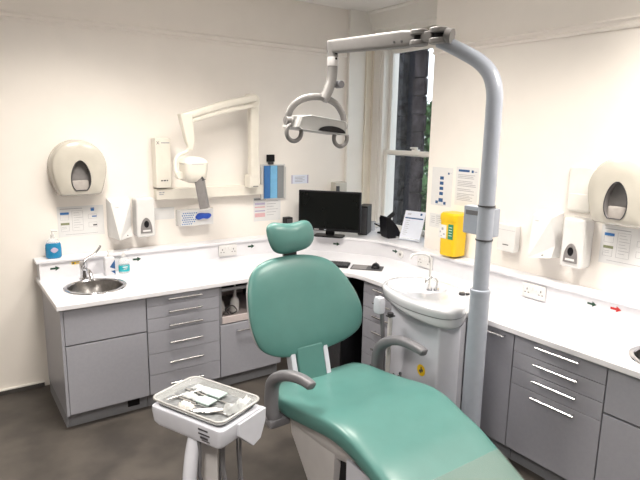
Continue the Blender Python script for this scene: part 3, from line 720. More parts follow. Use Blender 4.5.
# clear teal bottle
t = thing('gel_bottle', 'clear bottle with teal label to the right of the white sanitiser bottle', 'bottle', (.975, 3.655, ZT))
X, Y = .975, 3.655
part('bottle_body', lathe([(0, 0), (.034, 0), (.036, .006), (.036, .08), (.028, .098), (.013, .104), (.012, .112), (0, .112)], (X, Y, ZT), 26, 1, .75), M['clear'], t)
part('label_band', lathe([(.0363, .012), (.0366, .014), (.0366, .052), (.0363, .054)], (X, Y, ZT), 26, 1, .75), M['teallq'], t)
b = cyl((X, Y, ZT+.118), .013, .014); tube([(X, Y, ZT+.125), (X, Y, ZT+.14), (X+.025, Y, ZT+.139)], .005, bm=b); part('pump', b, M['dispw'], t)
part('label_text', tmpjoin(NB(), bars([(-.016, .016, .010, .016), (-.012, .012, -.002, .002)], 0), FA(X, ZT+.03, Y-.0285)), M['paper'], t)

# small speaker behind headrest
t = thing('speaker', 'small black speaker on the ledge behind the headrest', 'speaker', (2.31, 3.765, .87))
part('cabinet', box(2.278, 2.342, 3.74, 3.80, .87, 1.005, .005), M['black'], t); part('grille', box(2.284, 2.336, 3.737, 3.74, .88, .995, .002), M['dark'], t)

# monitor
d = Vector((2.68-2.36, 3.30-3.69, 0)).normalized(); n = Vector((d.y, -d.x, 0))   # n points to the room
mf = frame((2.525, 3.495, .87), d, n)   # local x along the screen, y up, z to the room
t = thing('monitor', 'black flat-screen monitor on the corner ledge', 'monitor', mtx=mf)
part('bezel', box(-.252, .252, .045, .362, -.022, .010, .006), M['black'], t)
part('screen', box(-.240, .240, .068, .350, .0101, .0112), M['screen'], t)
part('back_housing', box(-.17, .17, .09, .32, -.055, -.021, .015), M['black'], t)
part('neck', box(-.035, .035, .01, .15, -.05, -.022, .005), M['black'], t)
part('stand_base', plate([rrect(-.12, .12, -.045, .075, .03)], 0, .012, .004, mtx=Matrix.Rotation(-math.pi/2, 4, 'X')), M['black'], t)
b = NB(); tmpjoin(b, bars([(-.02, .02, -.003, .003)], 0), Matrix.Translation((-.10, .056, .0101))); part('power_light', b, M['shell'], t)
part('logo', tmpjoin(NB(), bars([(-.008, .008, -.004, .004)], 0), Matrix.Translation((-.03, .056, .0101))), M['post'], t)
# black tower on ledge behind monitor
t = thing('mini_computer', 'slim black computer standing behind the right of the monitor', 'computer', (2.87, 3.45, .87))
mm = frame((2.845, 3.455, .87), d, n)
part('case', box(-.035, .04, 0, .235, -.12, .06, .005, mtx=mm), M['black'], t); part('front_panel', box(-.03, .035, .01, .225, .06, .064, .002, mtx=mm), M['dark'], t)
tag(link('computer_cables', tube(spline([(2.91, 3.40, .96), (2.95, 3.36, .93), (2.93, 3.33, .885), (2.96, 3.35, .88), (2.95, 3.40, .882), (2.99, 3.39, .883), (3.02, 3.36, .88), (2.99, 3.34, .879)], 8), .006), M['black']), 'tangle of black cables on the sill between computer and phone', 'cable')
t = thing('mug', 'small white mug on the window sill beside the cables', 'mug', (3.03, 3.55, .87))
part('cup', lathe([(0, 0), (.030, 0), (.034, .075), (.031, .075), (.027, .006), (0, .006)], (3.02, 3.56, .87), 24), M['cerm'], t); part('handle', tube(spline([(3.05, 3.54, .93), (3.075, 3.53, .925), (3.075, 3.53, .90), (3.05, 3.54, .89)], 6), .005), M['cerm'], t)
# beige alarm box on wall
t = thing('alarm_box', 'beige alarm box in the corner above the monitor', 'alarm box', mtx=FA(2.835, 1.222))
part('cover', box(-.06, .062, -.045, .045, 0, .07, .006), M['disp'], t); part('keypad', box(-.055, -.02, -.045, .015, .07, .078, .003), M['dark'], t)
# phone
pm = frame((2.955, 3.235, .87), (-.24, -.97, 0), (-.97, .24, 0))
t = thing('desk_phone', 'black desk phone on the window sill beside the leaflet', 'phone', mtx=pm)
prof = [(-.06, 0), (.06, 0), (.062, .015), (.01, .10), (-.05, .165), (-.075, .17), (-.085, .15), (-.07, .02)]
b = loft([[(x, y, -z) for z, y in prof] for x in (-.06, .06)]) ; part('base', b, M['black'], t)
part('handset', tube(spline([(-.055, .04, .06), (-.055, .09, .045), (-.055, .14, .01), (-.055, .18, -.04)], 6), .022, .016, radii=None), M['black'], t)
kb = NB(); 
km = frame((0.02, .062, .036), (1, 0, 0), (0, .52, .85))
for i in range(3):
    for j in range(4): box(-.025+i*.02, -.012+i*.02, -.04+j*.018, -.028+j*.018, .012, .016, .001, bm=kb, mtx=km)
part('keypad', kb, M['dark'], t)
part('display', box(-.03, .04, .036, .06, .012, .014, mtx=km), M['mid'], t)
# leaning leaflet
bn = Vector((-.96, -.29, 0)); bx = Vector((.29, -.96, 0)); lm = frame((2.965, 3.045, .872), bx, (bn+Vector((0, 0, .42))))
t = thing('leaflet_stand', 'white printed leaflet leaning in a clear stand on the window sill', 'leaflet', mtx=lm)
part('sheet', box(-.088, .088, 0, .235, .004, .0055), M['paperb'], t)
part('acrylic_stand', box(-.092, .092, 0, .238, 0, .003, .001), M['clear'], t)
part('foot', box(-.092, .092, 0, .01, -.0, .05, .001, mtx=None), M['clear'], t)
part('text_lines', tmpjoin(NB(), bars([(-.065, -.03, .21, .214), (-.065, -.035, .203, .206)]+[(-.07, -.03-.01*(i % 2), .155-.016*i, .158-.016*i) for i in range(8)], .0056)), M['ink'], t)
part('heading_band', bars([(-.078, .078, .172, .182)], .0056), M['navy'], t); part('logo', bars([(.045, .062, .205, .222)], .0056), M['navy'], t)
# keyboard, mat, mouse
kd = Vector((.70, -.714, 0)); kz = frame((2.225, 3.185, ZT), kd, (0, 0, 1))
t = thing('keyboard', 'black keyboard on the corner worktop partly behind the chair back', 'keyboard', mtx=kz)
part('tray', box(-.215, .215, -.068, .068, 0, .014, .004), M['black'], t)
kb = NB()
for i in range(22):
    for j in range(6): box(-.206+i*.0188, -.190+i*.0188, -.058+j*.0195, -.042+j*.0195, .014, .019, bm=kb)
part('keys', kb, M['dark'], t, kind='stuff')
kz = frame((2.452, 2.925, ZT), Vector((.15, -.165, 0)), (0, 0, 1))
t = thing('mouse_mat', 'dark grey mat on the corner worktop right of the keyboard', 'mat', mtx=kz)
part('pad', plate([rrect(-.112, .112, -.067, .067, .008)], 0, .004, .001), M['dark'], t)
part('pad_print', plate([rrect(-.102, .0, -.057, .057, .008)], .004, .0046, 0), M['mid'], t)
mz = frame((2.505, 2.895, ZT+.004), (.5, .5, 0), (0, 0, 1))
t = thing('mouse', 'black computer mouse on the dark grey mat', 'mouse', mtx=mz)
part('shell', pillow([(-.05, 0), (-.035, .026), (0, .030), (.04, .024), (.052, 0), (.04, -.024), (0, -.030), (-.035, -.026)], .030, .001, p=2.2), M['black'], t); part('wheel', cyl((.03, 0, .027), .007, .006, 'y'), M['mid'], t)

# ================================================================== SPITTOON UNIT
t = thing('spittoon_unit', 'white dental spittoon column with oval basin in front of the corner worktop', 'spittoon', (2.03, 1.88, 0))
colp = [(1.895, 1.715), (2.00, 1.675), (2.14, 1.76), (2.20, 1.92), (2.18, 2.08), (2.06, 2.12), (1.925, 2.09)]
colr = spline([(x, y, 0) for x, y in colp], 1, True)
def rpoly(pts, r=.02, n=4):
    out = []; N = len(pts)
    for i in range(N):
        p, a, b_ = Vector(pts[i]), Vector(pts[i-1]), Vector(pts[(i+1) % N])
        p0 = p+(a-p).normalized()*r; p1 = p+(b_-p).normalized()*r
        for k in range(n+1):
            s = k/n; q = p0*(1-s)**2+p*2*s*(1-s)+p1*s*s; out.append((q.x, q.y))
    return out
cp = rpoly(colp, .012)
part('column', loft([[(x, y, z) for x, y in cp] for z in (0, .80)]), M['unit'], t)
part('base_plinth', loft([[((x-2.04)*1.06+2.04, (y-1.9)*1.06+1.9, z) for x, y in cp] for z in (0, .05)]), M['shell'], t)
rimp = [(1.902, 2.13), (1.845, 1.95), (1.838, 1.80), (1.872, 1.672), (1.95, 1.640), (2.06, 1.69), (2.17, 1.785), (2.245, 1.92), (2.25, 2.08), (2.20, 2.20), (2.09, 2.245), (1.98, 2.215)]
rim = [(p.x, p.y) for p in spline([(x, y, 0) for x, y in rimp], 5, True)]
cx, cy = 2.04, 1.93
def rg(s, z, sh=0): return [(cx+(x-cx)*s, cy+(y-cy)*s, z+sh*((y-1.65)/.55 if y > 1.65 else 0)) for x, y in rim]
sk = loft([rg(.80, .782, .055), rg(.90, .784, .052), rg(.955, .790, .045), rg(.972, .800, .038), rg(.976, .820, .015), rg(.978, .838), rg(.985, .846), rg(.995, .862), rg(.99, .876), rg(.97, .883), rg(.9, .885), ], cap=False)
# seat the bowl opening
bo = [(2.045+.155*math.cos(a)*math.cos(-.95)-.105*math.sin(a)*math.sin(-.95), 2.03+.155*math.cos(a)*math.sin(-.95)+.105*math.sin(a)*math.cos(-.95)) for a in [2*math.pi*i/len(rim) for i in range(len(rim))]]
# align the start of both rings
def near(p, q): return min(range(len(q)), key=lambda i: (q[i][0]-p[0])**2+(q[i][1]-p[1])**2)
top0 = rg(.9, .885)
ang = lambda p, c: math.atan2(p[1]-c[1], p[0]-c[0])
sgn = sum((rim[i][0]-cx)*(rim[(i+1) % len(rim)][1]-cy)-(rim[(i+1) % len(rim)][0]-cx)*(rim[i][1]-cy) for i in range(len(rim)))
if sgn < 0: bo = bo[::-1]
k0 = near((2.045+(top0[0][0]-2.045)*.5, 2.03+(top0[0][1]-2.03)*.5), bo); bo = bo[k0:]+bo[:k0]
def bs(s, z): return [(2.045+(x-2.045)*s, 2.03+(y-2.03)*s, z) for x, y in bo]
bw = loft([rg(.9, .885), bs(1.04, .884), bs(1.0, .880), bs(.96, .868), bs(.85, .84), bs(.6, .815), bs(.25, .803), bs(.05, .80)], cap=False)
tmpjoin(sk, bw); bmesh.ops.remove_doubles(sk, verts=sk.verts, dist=1e-4)
bmesh.ops.recalc_face_normals(sk, faces=sk.faces)
bs_ob = part('basin', sk, M['cerm'], t, sharp=60)
part('skirt_seam', loft([rg(.980, .837), rg(.984, .841)], cap=False), M['greyplast'], bs_ob)
part('basin_drain', cyl((2.045, 2.03, .803), .02, .006), M['chrome'], bs_ob)
part('bowl_spout', tube(spline([(2.06, 1.95, .884), (2.06, 1.95, .96), (2.058, 1.95, 1.04), (2.04, 1.955, 1.072), (2.005, 1.965, 1.082), (1.96, 1.98, 1.078), (1.948, 1.984, 1.06)], 8), .0065), M['dispw'], t)
part('cup_spout', tube(spline([(2.085, 1.925, .884), (2.088, 1.925, .93), (2.075, 1.94, .953), (2.05, 1.955, .945), (2.04, 1.96, .925)], 8), .006), M['steel'], t)
b = cyl((2.06, 1.95, .889), .016, .01); cyl((2.085, 1.925, .889), .014, .01, bm=b); part('spout_flange', b, M['chrome'], t)
b = cyl((2.14, 1.80, .891), .016, .012, b=.002); cyl((2.165, 1.785, .889), .010, .01, bm=b); part('control_button', b, M['dark'], t)
sm = frame((1.9265, 1.892, .548), (.127, -1, 0), (-1, -.127, 0))
sm = frame((1.9035, 1.825, .525), (-.03, -.375, 0), (-.375, .03, 0))
st_ = part('round_sticker', cyl((0, 0, .0005), .030, .001, mtx=sm), M['yellow'], t, label='round yellow warning sticker')
part('sticker_symbol', tmpjoin(NB(), bars([(-.004, .004, -.016, .018), (-.014, -.005, -.012, 0), (.005, .014, -.006, .008)], .001), sm), M['inkd'], st_)
# suction holder
part('holder_head', loft([[(1.765+x, 2.0+y, z) for x, y in rrect(-.023*s, .023*s, -.027*s, .027*s, .014*s)] for z, s in ((.795, .55), (.80, .85), (.812, 1), (.862, 1), (.880, .8), (.884, .4))]), M['unit'], t)
part('holder_stem', tube([(1.785, 2.0, .80), (1.80, 2.0, .62), (1.81, 2.0, .42)], .011), M['greyplast'], t)
part('holder_bracket', tube(spline([(1.81, 2.0, .42), (1.84, 2.02, .40), (1.93, 2.04, .40)], 5), .014), M['greyplast'], t)
part('suction_tube', tube([(1.842, 2.0, .77), (1.838, 2.0, .40), (1.84, 2.02, .2)], .012), M['dispw'], t)
b = cyl((1.842, 2.0, .775), .016, .02); box(1.825, 1.862, 1.985, 2.015, .765, .772, bm=b); part('suction_tip', b, M['dark'], t)
b = tube(spline([(1.85, 1.97, .46), (1.87, 1.955, .44), (1.885, 1.95, .47), (1.87, 1.95, .40), (1.88, 1.95, .36)], 6), .008)
part('water_valve', b, M['chrome'], t)

# ================================================================== OPERATING LIGHT ON POST
PX, PY = 1.97, 1.555
t = thing('operating_light', 'grey dental operating light on a tall curved post', 'dental light', (PX, PY, 0))
part('lower_sleeve', lathe([(0, 0), (.075, 0), (.07, .02), (.046, .03), (.044, .98), (.046, .985), (.045, 1.0), (.036, 1.003)], (PX, PY, 0), 32), M['post'], t)
pp = spline([(PX, PY, 1.0), (PX, PY, 1.3), (PX, PY, 1.6), (PX, PY, 1.78), (PX+.002, PY+.006, 1.865), (PX+.002, PY+.035, 1.935), (1.962, 1.645, 1.990), (1.94, 1.72, 2.035), (1.915, 1.78, 2.068), (1.895, 1.82, 2.088)], 8)
part('post', tube(pp, .035, seg=24, up=(0, 1, 0), radii=[1-.16*max(0, (i-32)/(len(pp)-33)) for i in range(len(pp))]), M['post'], t)
kn = (1.862, 1.86, 2.105)
kd_ = (Vector((1.735, 2.4, 2.11))-Vector(kn)).normalized()
km = frame(kn, kd_, (0, 0, 1))
def link_pair(z0, z1, b=None):
    b = b or NB()
    plate([rrect(-.098, -.016, -.036, .036, .030)], z0, z1, .006, mtx=km, bm=b); return plate([rrect(.002, .084, -.036, .036, .030)], z0, z1, .006, mtx=km, bm=b)
kj = part('knuckle', link_pair(-.034, -.010), M['lampg'], t)
part('knuckle_cap', link_pair(.010, .034), M['lampg'], kj)
part('knuckle_bridge', box(-.035, .022, -.026, .026, -.022, .022, .006, mtx=km), M['lampg'], kj)
for q in (-.060, .045): part('knuckle_pin', cyl((q, 0, 0), .026, .024, mtx=km), M['black'], kj)
part('post_collar', tube([Vector(kn)-kd_*.115+Vector((.006, -.005, -.006)), Vector(kn)-kd_*.092], .031, seg=24), M['lampg'], t)
part('boom', tube([Vector(kn)+kd_*.05, Vector(kn)+kd_*.12, Vector((1.735, 2.4, 2.110))+kd_*.02], .026, .034, power=5, seg=24, radii=[.9, 1.12, .95]), M['lampg'], t)
b = NB()
for q in (.12, .16): cyl(Vector(kn)+kd_*q+Vector((-.026, -.008, -.012)), .006, .006, 'x', bm=b, seg=12)
part('boom_screw', b, M['dark'], t)
LY = 2.40
part('drop_tube', tube(spline([(1.735, LY, 2.13), (1.735, LY, 2.07), (1.733, LY, 1.98), (1.724, LY, 1.93), (1.700, LY, 1.875), (1.680, LY, 1.845)], 6), .027, .027, seg=20), M['lampg'], t)
part('drop_collar', lathe([(.028, 0), (.030, .004), (.030, .04), (.028, .044)], (1.735, LY, 2.015), 24), M['shell'], t)
b = cyl((1.7345+0, LY-.0295, 2.075), .006, .004, 'y', seg=12); cyl((1.7345, LY-.0295, 2.05), .006, .004, 'y', seg=12, bm=b); part('indicator', b, M['black'], t)
part('tilt_knob', cyl((1.765, LY-.02, 1.925), .019, .045, 'y', b=.003), M['greyplast'], t)
part('yoke', tube(spline([(1.468, LY, 1.725), (1.472, LY, 1.765), (1.50, LY, 1.81), (1.56, LY, 1.845), (1.64, LY, 1.858), (1.70, LY, 1.852), (1.76, LY, 1.828), (1.80, LY, 1.785), (1.815, LY, 1.745), (1.812, LY, 1.715)], 7), .018, .011, up=(0, 1, 0)), M['lampg'], t)
hm = Matrix.Translation((1.645, LY+.01, 1.715)) @ Matrix.Rotation(math.radians(5), 4, 'Y')
hp = [(-.158, -.024), (-.135, -.034), (.13, -.036), (.150, -.030), (.152, .026), (.142, .036), (-.08, .044), (-.140, .030)]
def hring(y, s): return [(x*s, y, z*s) for x, z in hp]
hb = part('lamp_head', loft([hring(-.065, .88), hring(-.07, .94), hring(-.062, 1), hring(.07, 1), hring(.085, .8)], mtx=hm), M['lamph'], t, sharp=30)
hw = [(-.035+.0, -.028)]+[(.055+.085*math.cos(a), -.028+.030*math.sin(a)) for a in [math.pi-i*math.pi/14 for i in range(1, 14)]]+[(.138, -.028)]
part('front_window', loft([[(x, -.071, z) for x, z in hw], [(x, -.074, z) for x, z in hw]], mtx=hm), M['black'], hb)
part('top_vent', tmpjoin(NB(), box(-.01, -.004, -.03, -.02, .026, .032), hm) if False else box(.0, .03, -.04, -.02, .026, .030, .002, mtx=hm), M['black'], hb)
part('lamp_lens', box(-.12, .12, -.05, .06, -.0325, -.030, mtx=hm), M['clear'], hb)
for (hx, hz) in ((1.492, 1.678), (1.782, 1.652)):
    pts = [(hx+.043*math.cos(math.radians(a)), LY-.02, hz+.043*math.sin(math.radians(a))) for a in range(118, 392, 12)]
    part('handle', tube(pts, .011, seg=12, up=(0, 1, 0)), M['lampg'], t)
for hx, hz in ((1.468, 1.735), (1.812, 1.715)): part('pivot', cyl((hx, LY, hz), .022, .03, 'x', b=.003), M['lampg'], t)
# control box strapped to the post
bx_ = part('control_box', box(1.992, 2.045, 1.535, 1.700, 1.236, 1.364, .006), M['post'], t)
part('box_label', box(1.9905, 1.992, 1.61, 1.685, 1.325, 1.345), M['greyplast'], bx_); part('blue_connector', box(1.975, 1.992, 1.537, 1.575, 1.237, 1.25, .003), M['blue'], bx_)
for z in (1.378, 1.228): part('strap', lathe([(.0355, -.003), (.038, -.003), (.038, .003), (.0355, .003)], (PX, PY, z), 32), M['dark'], t)
part('strap_arm', box(1.975, 2.00, 1.53, 1.58, 1.366, 1.372), M['dark'], t)

# ================================================================== DENTAL CHAIR
t = thing('dental_chair', 'teal upholstered dental patient chair in the middle of the room', 'dental chair', (1.43, 1.6, 0))
CX = 1.44
prof = [ # y, z of top, half width, thickness
    (2.075, .530, .225, .06), (2.06, .540, .252, .085), (2.00, .546, .280, .098), (1.90, .552, .290, .104), (1.75, .572, .290, .100), (1.62, .596, .288, .102), (1.54, .600, .286, .102), (1.46, .588, .282, .098),
    (1.38, .562, .277, .092), (1.30, .535, .278, .086), (1.20, .488, .275, .082), (1.08, .430, .270, .078), (.90, .345, .262, .075), (.70, .245, .236, .070), (.56, .19, .215, .065), (.50, .168, .16, .055)]
def seat_rings(grow=0, y0=9, y1=-9, thick=None):
    pr_ = [p for p in prof if y1 <= p[0] <= y0]; rings = []
    # resample smoothly
    P = spline([(y, z, w) for y, z, w, th in pr_], 4); Tn = spline([(th, 0, 0) for _, _, _, th in pr_], 4)
    for i, (p, tn) in enumerate(zip(P, Tn)):
        y, z, w = p; th = tn.x+2*grow; w += grow
        q = P[min(i+1, len(P)-1)]-P[max(i-1, 0)]; dy, dz = q.x, q.y; L = math.hypot(dy, dz); ny, nz = dz/L, -dy/L
        if nz < 0: ny, nz = -ny, -nz
        ring = []
        for k in range(44):
            a = 2*math.pi*k/44; c, s = math.cos(a), math.sin(a)
            px = w*math.copysign(abs(c)**.36, c); h = (th/2)*math.copysign(abs(s)**.46, s)
            if s > 0: h += .010*(abs(px)/w)**2-.006
            off = h-th/2+grow
            ring.append((CX+px, y+ny*off, z+nz*off))
        rings.append(ring)
    return rings
part('seat_cushion', loft(seat_rings()), M['teal'], t, sharp=60)
fr_ = seat_rings(.004, 1.25, .4)
part('foot_cover', loft(fr_, cap=False), M['cover'], t, sharp=60, label='clear plastic sleeve over the foot end')
# backrest (plane leans back)
lean = Vector((0, .35, 1)).normalized()
bfm = frame((1.41, 2.05, .60), (1, 0, 0), Vector((0, -1, .35)))
inv = .944
def bl(x, z): return (x-1.41, (z-.60)/inv)
outl = [bl(*q) for q in ((1.228, 1.080), (1.30, 1.092), (1.42, 1.094), (1.52, 1.078), (1.60, 1.045), (1.665, .975), (1.715, .88), (1.735, .79), (1.71, .715), (1.63, .672), (1.52, .652), (1.40, .642), (1.28, .648), (1.19, .672), (1.132, .715), (1.106, .80), (1.108, .90), (1.126, .99), (1.165, 1.05))]
part('backrest', pillow(outl, .030, .035, lambda u, v: .20*u*u-.004, mtx=bfm, p=4), M['teal'], t, sharp=60)
bsh = [(u*.975, .26+(v-.26)*.975) for u, v in outl]
part('backrest_shell', pillow(bsh, .0, .05, lambda u, v: .20*u*u-.030, mtx=bfm, p=6), M['shell'], t, sharp=60)
part('lumbar_pad', box(-.075, .075, -.10, .09, -.022, .012, .010, mtx=frame((1.39, 2.045, .60), (1, 0, 0), (0, -1, .30))), M['teal'], t)
for s in (-1, 1): part('lumbar_rail', box(s*.092-.014, s*.092+.014, -.10, .08, -.045, .004, .006, mtx=frame((1.39, 2.045, .60), (1, 0, 0), (0, -1, .30))), M['unit'], t)
# headrest
hfm = frame((1.39, 2.245, 1.180), (1, 0, 0), (0, -1, .32))
ho = [(-.128, .044), (-.114, .066), (-.085, .076), (-.045, .071), (0, .066), (.045, .070), (.085, .075), (.115, .064), (.130, .032), (.130, -.010), (.115, -.042), (.082, -.064), (.030, -.074), (-.030, -.079), (-.075, -.075), (-.108, -.055), (-.126, -.006)]
part('headrest', pillow(ho, .036, .028, lambda u, v: .5*u*u, mtx=hfm, p=3), M['teal'], t, sharp=60)
hs_ = part('headrest_stem', box(1.355, 1.425, 2.235, 2.262, 1.03, 1.18, .006), M['dark'], t)
part('headrest_lock', box(1.362, 1.418, 2.222, 2.236, 1.108, 1.128, .003), M['steel'], hs_)
# armrests
for sx, lab in ((-1, 'left'), (1, 'right')):
    ax = CX+(-.330 if sx < 0 else .325); dy = 0 if sx < 0 else .06
    k = 0 if sx < 0 else -.0
    ins = .055 if sx < 0 else .02
    if sx < 0: arm = spline([(ax+.02, 1.93, .435), (ax, 1.935, .49), (ax, 1.935, .565), (ax, 1.92, .625), (ax+.004, 1.875, .668), (ax+.02, 1.82, .690), (ax+.04, 1.765, .692), (ax+.05, 1.72, .686), (ax+.053, 1.70, .678)], 6)
    else: arm = spline([(ax-.03, 1.98, .435), (ax-.012, 1.985, .49), (ax-.012, 1.985, .57), (ax-.010, 1.965, .635), (ax-.004, 1.91, .680), (ax, 1.84, .704), (ax, 1.77, .709), (ax, 1.70, .704), (ax, 1.675, .696)], 6)
    n_ = len(arm); rad = [1.0 if i < n_*.45 else 1-.28*((i-n_*.45)/(n_*.55)) for i in range(n_)]; rad[-1] = .45; rad[-2] = .62
    ar = part('armrest', tube(arm, .031, .025, up=(0, 1, 0), radii=rad, seg=20, power=2.6), M['greyplast'], t)
    part('armrest_bracket', box(min(ax-sx*.08, ax+sx*.026), max(ax-sx*.08, ax+sx*.026), (1.90 if sx < 0 else 1.95), (1.965 if sx < 0 else 2.01), .415, .455, .012), M['greyplast'], ar)
# shell under the seat, lift and base
def shell_ring(y, z0, z1, w):
    return [(CX-w, y, z1), (CX-w, y, (z0+z1)/2), (CX-w*.9, y, z0), (CX+w*.9, y, z0), (CX+w, y, (z0+z1)/2), (CX+w, y, z1)]
part('seat_shell', loft([shell_ring(2.04, .42, .485, .22), shell_ring(1.9, .40, .478, .255), shell_ring(1.6, .40, .505, .25), shell_ring(1.45, .42, .49, .22)]), M['shell'], t)
def col(y0, y1, w, z): return [(CX-w, y0, z), (CX+w, y0, z), (CX+w, y1, z), (CX-w, y1, z)]
part('lift_column', loft([col(1.60, 1.93, .235, .425), col(1.60, 1.92, .235, .36), col(1.64, 1.78, .21, .12), col(1.64, 1.74, .20, .085)]), M['shell'], t)
part('lift_gap', loft([col(1.50, 1.605, .205, .44), col(1.50, 1.645, .19, .10)]), M['black'], t)
part('lift_cover', loft([col(1.38, 1.52, .235, .44), col(1.34, 1.53, .225, .12)]), M['unit'], t)
part('chair_base', plate([rrect(CX-.22, CX+.22, 1.05, 1.76, .10)], 0, .09, .02), M['shell'], t)

# ================================================================== INSTRUMENT DELIVERY UNIT
t = thing('instrument_unit', 'white swing-arm instrument unit with tray on top, left of the chair', 'instrument unit', (.70, 1.67, .70))
un = Vector((.181, .080, 0)); vv = Vector((.120, -.278, 0))     # short and long tray edges
cx_, cy_ = .700, 1.672
ax1 = vv.normalized(); um = frame((cx_, cy_, .75), ax1, (0, 0, 1))   # local x along the long edge (towards front right), y towards back right
def trap(s, z, g=0): return [(x*s, y*s, z) for x, y in rrect(-.165-g, .165+g, -.108-g, .108+g, .02)]
part('tray_table', loft([trap(.90, -.075), trap(.97, -.060), trap(1.0, -.02), trap(.99, -.008), trap(.94, -.004)], mtx=um), M['unit'], t)
# wing on the right side
wing = [(-.03, -.055), (.045, -.125), (.085, -.115), (.112, -.06), (.116, -.012), (-.03, -.012)]
b = loft([[(.145, y_, z_) for y_, z_ in wing], [(.172, y_, z_) for y_, z_ in wing]]); bmesh.ops.transform(b, matrix=um, verts=b.verts)
bmesh.ops.bevel(b, geom=list(b.edges), offset=.004, segments=2, profile=.5, affect='EDGES')
part('side_wing', b, M['unit'], t)
b = NB(); tmpjoin(b, bars([(-.02, .022, .012, .018), (-.02, .03, -.002, .003), (-.012, .022, -.016, -.008), (-.005, .03, -.022, -.019)], 0), um @ frame((.085, -.1085, -.036), (1, 0, 0), (0, -1, 0)))
part('front_label', b, M['inkd'], t)
pL = um @ Vector((.02, -.095, -.05))
arm = spline([(.660, 1.655, .70), (.642, 1.635, .668), (.616, 1.61, .60), (.598, 1.585, .50), (.60, 1.55, .38), (.65, 1.48, .26), (.80, 1.42, .17), (1.0, 1.40, .14), (1.15, 1.42, .13)], 8)
part('support_arm', tube(arm, .024, seg=20, up=(0, 1, 0)), M['unit'], t)
part('arm_socket', box(.645, .715, 1.61, 1.68, .668, .70, .008), M['black'], t)
b = box(-.045, .045, -.004, .004, -.24, 0, .003, mtx=um @ Matrix.Translation((.03, -.03, -.07))); part('hose_guide', b, M['shell'], t, label='flat grey panel hanging behind the arm')
hs2 = [((.10, -.03), .10), ((.125, .03), .18), ((.06, .09), .22)]
for i, ((hx, hy), dp) in enumerate(hs2):
    p0 = um @ Vector((hx, hy, -.07)); p3 = um @ Vector((hx*.4, hy-.05, -.07))
    pts = spline([p0, p0+Vector((0, 0, -.12)), p0+Vector((.004, .0, -dp-.08)), (p0+p3)/2+Vector((0, 0, -dp-.15)), p3+Vector((0, 0, -dp-.05)), p3+Vector((0, 0, -.1)), p3], 8)
    part('hose', tube(pts, .0045 if i else .007, seg=8), M['greyplast'], t)

# tray
t = thing('instrument_tray', 'clear-edged steel instrument tray lying on the instrument unit', 'tray', mtx=um)
TX, TY = .148, .094
b = plate([rrect(-TX, TX, -TY, TY, .028)], .0, .003, 0); part('tray_base', b, M['traym'], t)
def loopr(g, z, r=.03): return [(x, y, z) for x, y in rrect(-TX-g, TX+g, -TY-g, TY+g, r)]
part('tray_wall', loft([loopr(-.001, .003), loopr(.006, .012), loopr(.010, .020), loopr(.014, .022), loopr(.010, .024), loopr(.003, .016), loopr(-.004, .004)], cap=False), M['clear'], t)
lp = loopr(.012, .022); part('tray_rim', tube(lp+[lp[0]], .004, seg=10, cap=False), M['rimm'], t)
b = NB()
for y in (-.03, .03): box(-.13, .13, y-.003, y+.003, .003, .010, bm=b)
box(-.02, -.014, -.09, .09, .003, .010, bm=b); part('divider', b, M['steel'], t)
def lay(name, bm, m, label, cat, group=None):
    ob = link(name, bm, m); ob.matrix_world = um @ Matrix.Diagonal((.93, .93, .93, 1)); return tag(ob, label, cat, group)
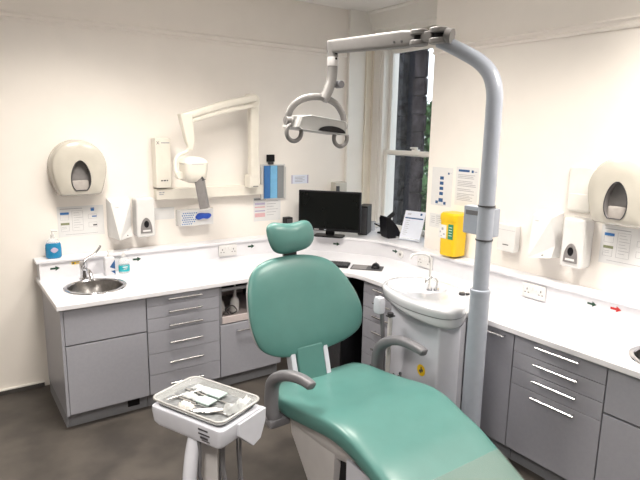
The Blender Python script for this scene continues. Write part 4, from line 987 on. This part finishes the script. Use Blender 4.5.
for i, (x0, y0, x1, y1, lab) in enumerate(((.005, -.085, .075, -.02, 'nearest the front corner'), (.018, -.082, .090, -.012, 'second from the front corner'), (.030, -.078, .104, -.004, 'third from the front corner'),
                           (.045, -.072, .118, .004, 'fourth from the front corner'), (.060, -.066, .128, .012, 'fifth from the front corner'), (-.13, -.075, -.07, .07, 'alone at the left end'))):
    b = tube([(x0, y0, .011), ((x0*2+x1)/3, (y0*2+y1)/3, .012), (x1, y1, .012)], .0036, seg=8, radii=[.6, 1.1, 1])
    tube([(x0, y0, .011), (x0-.004, y0-.004, .018)], .002, seg=6, bm=b)
    lay('dental_instrument', b, M['steel'], 'thin steel dental instrument in the tray, '+lab, 'dental instrument', 'dental instruments in the tray')
for (x, y, lab) in ((-.005, .062, 'toward the back corner of the tray'), (-.0, -.002, 'in the middle of the tray')):
    lay('gauze_pad', box(x-.03, x+.035, y-.026, y+.024, .011, .018, .003), M['mint'] if 'mint' in M else M['paperb'], 'pale square gauze pad '+lab, 'gauze', 'gauze pads in the tray')
def crumple(x0, x1, y0, y1, seed, h=.02):
    rd = random.Random(seed); nx, ny = 12, 6; b = bmesh.new(); g = []
    for i in range(nx+1):
        for j in range(ny+1):
            u, v = i/nx, j/ny; e = min(u, 1-u, v, 1-v)
            g.append(b.verts.new((x0+(x1-x0)*u+rd.uniform(-.003, .003), y0+(y1-y0)*v+rd.uniform(-.003, .003), .010+(h*(.5+rd.random()) if e > 0 else .004*rd.random()))))
    for i in range(nx):
        for j in range(ny): b.faces.new((g[i*(ny+1)+j], g[(i+1)*(ny+1)+j], g[(i+1)*(ny+1)+j+1], g[i*(ny+1)+j+1]))
    r = bmesh.ops.extrude_face_region(b, geom=list(b.faces)); bmesh.ops.translate(b, vec=(0, 0, -.004), verts=[v for v in r['geom'] if isinstance(v, bmesh.types.BMVert)])
    bmesh.ops.recalc_face_normals(b, faces=b.faces); return b
b = crumple(-.115, .005, .0, .045, 2); bmesh.ops.transform(b, matrix=Matrix.Translation((.128, .035, 0)) @ Matrix.Rotation(math.radians(78), 4, 'Z') @ Matrix.Translation((.05, -.025, 0)), verts=b.verts)
lay('crumpled_wrapper', b, M['pouch'], 'crumpled white wrapper along the right side of the tray', 'wrapper')
lay('sterile_pouch', crumple(-.125, -.035, .045, .085, 4, .006), M['pouch'], 'flat white pouch at the back left of the tray', 'pouch', 'white pouches in the tray')
lay('sterile_pouch', crumple(-.115, -.03, -.02, .015, 5, .006), M['pouch'], 'flat white pouch at the left middle of the tray', 'pouch', 'white pouches in the tray')
lay('cotton_rolls', crumple(-.06, .0, -.085, -.055, 6, .012), M['tissue'], 'small wad of cotton at the left front edge of the tray', 'cotton')
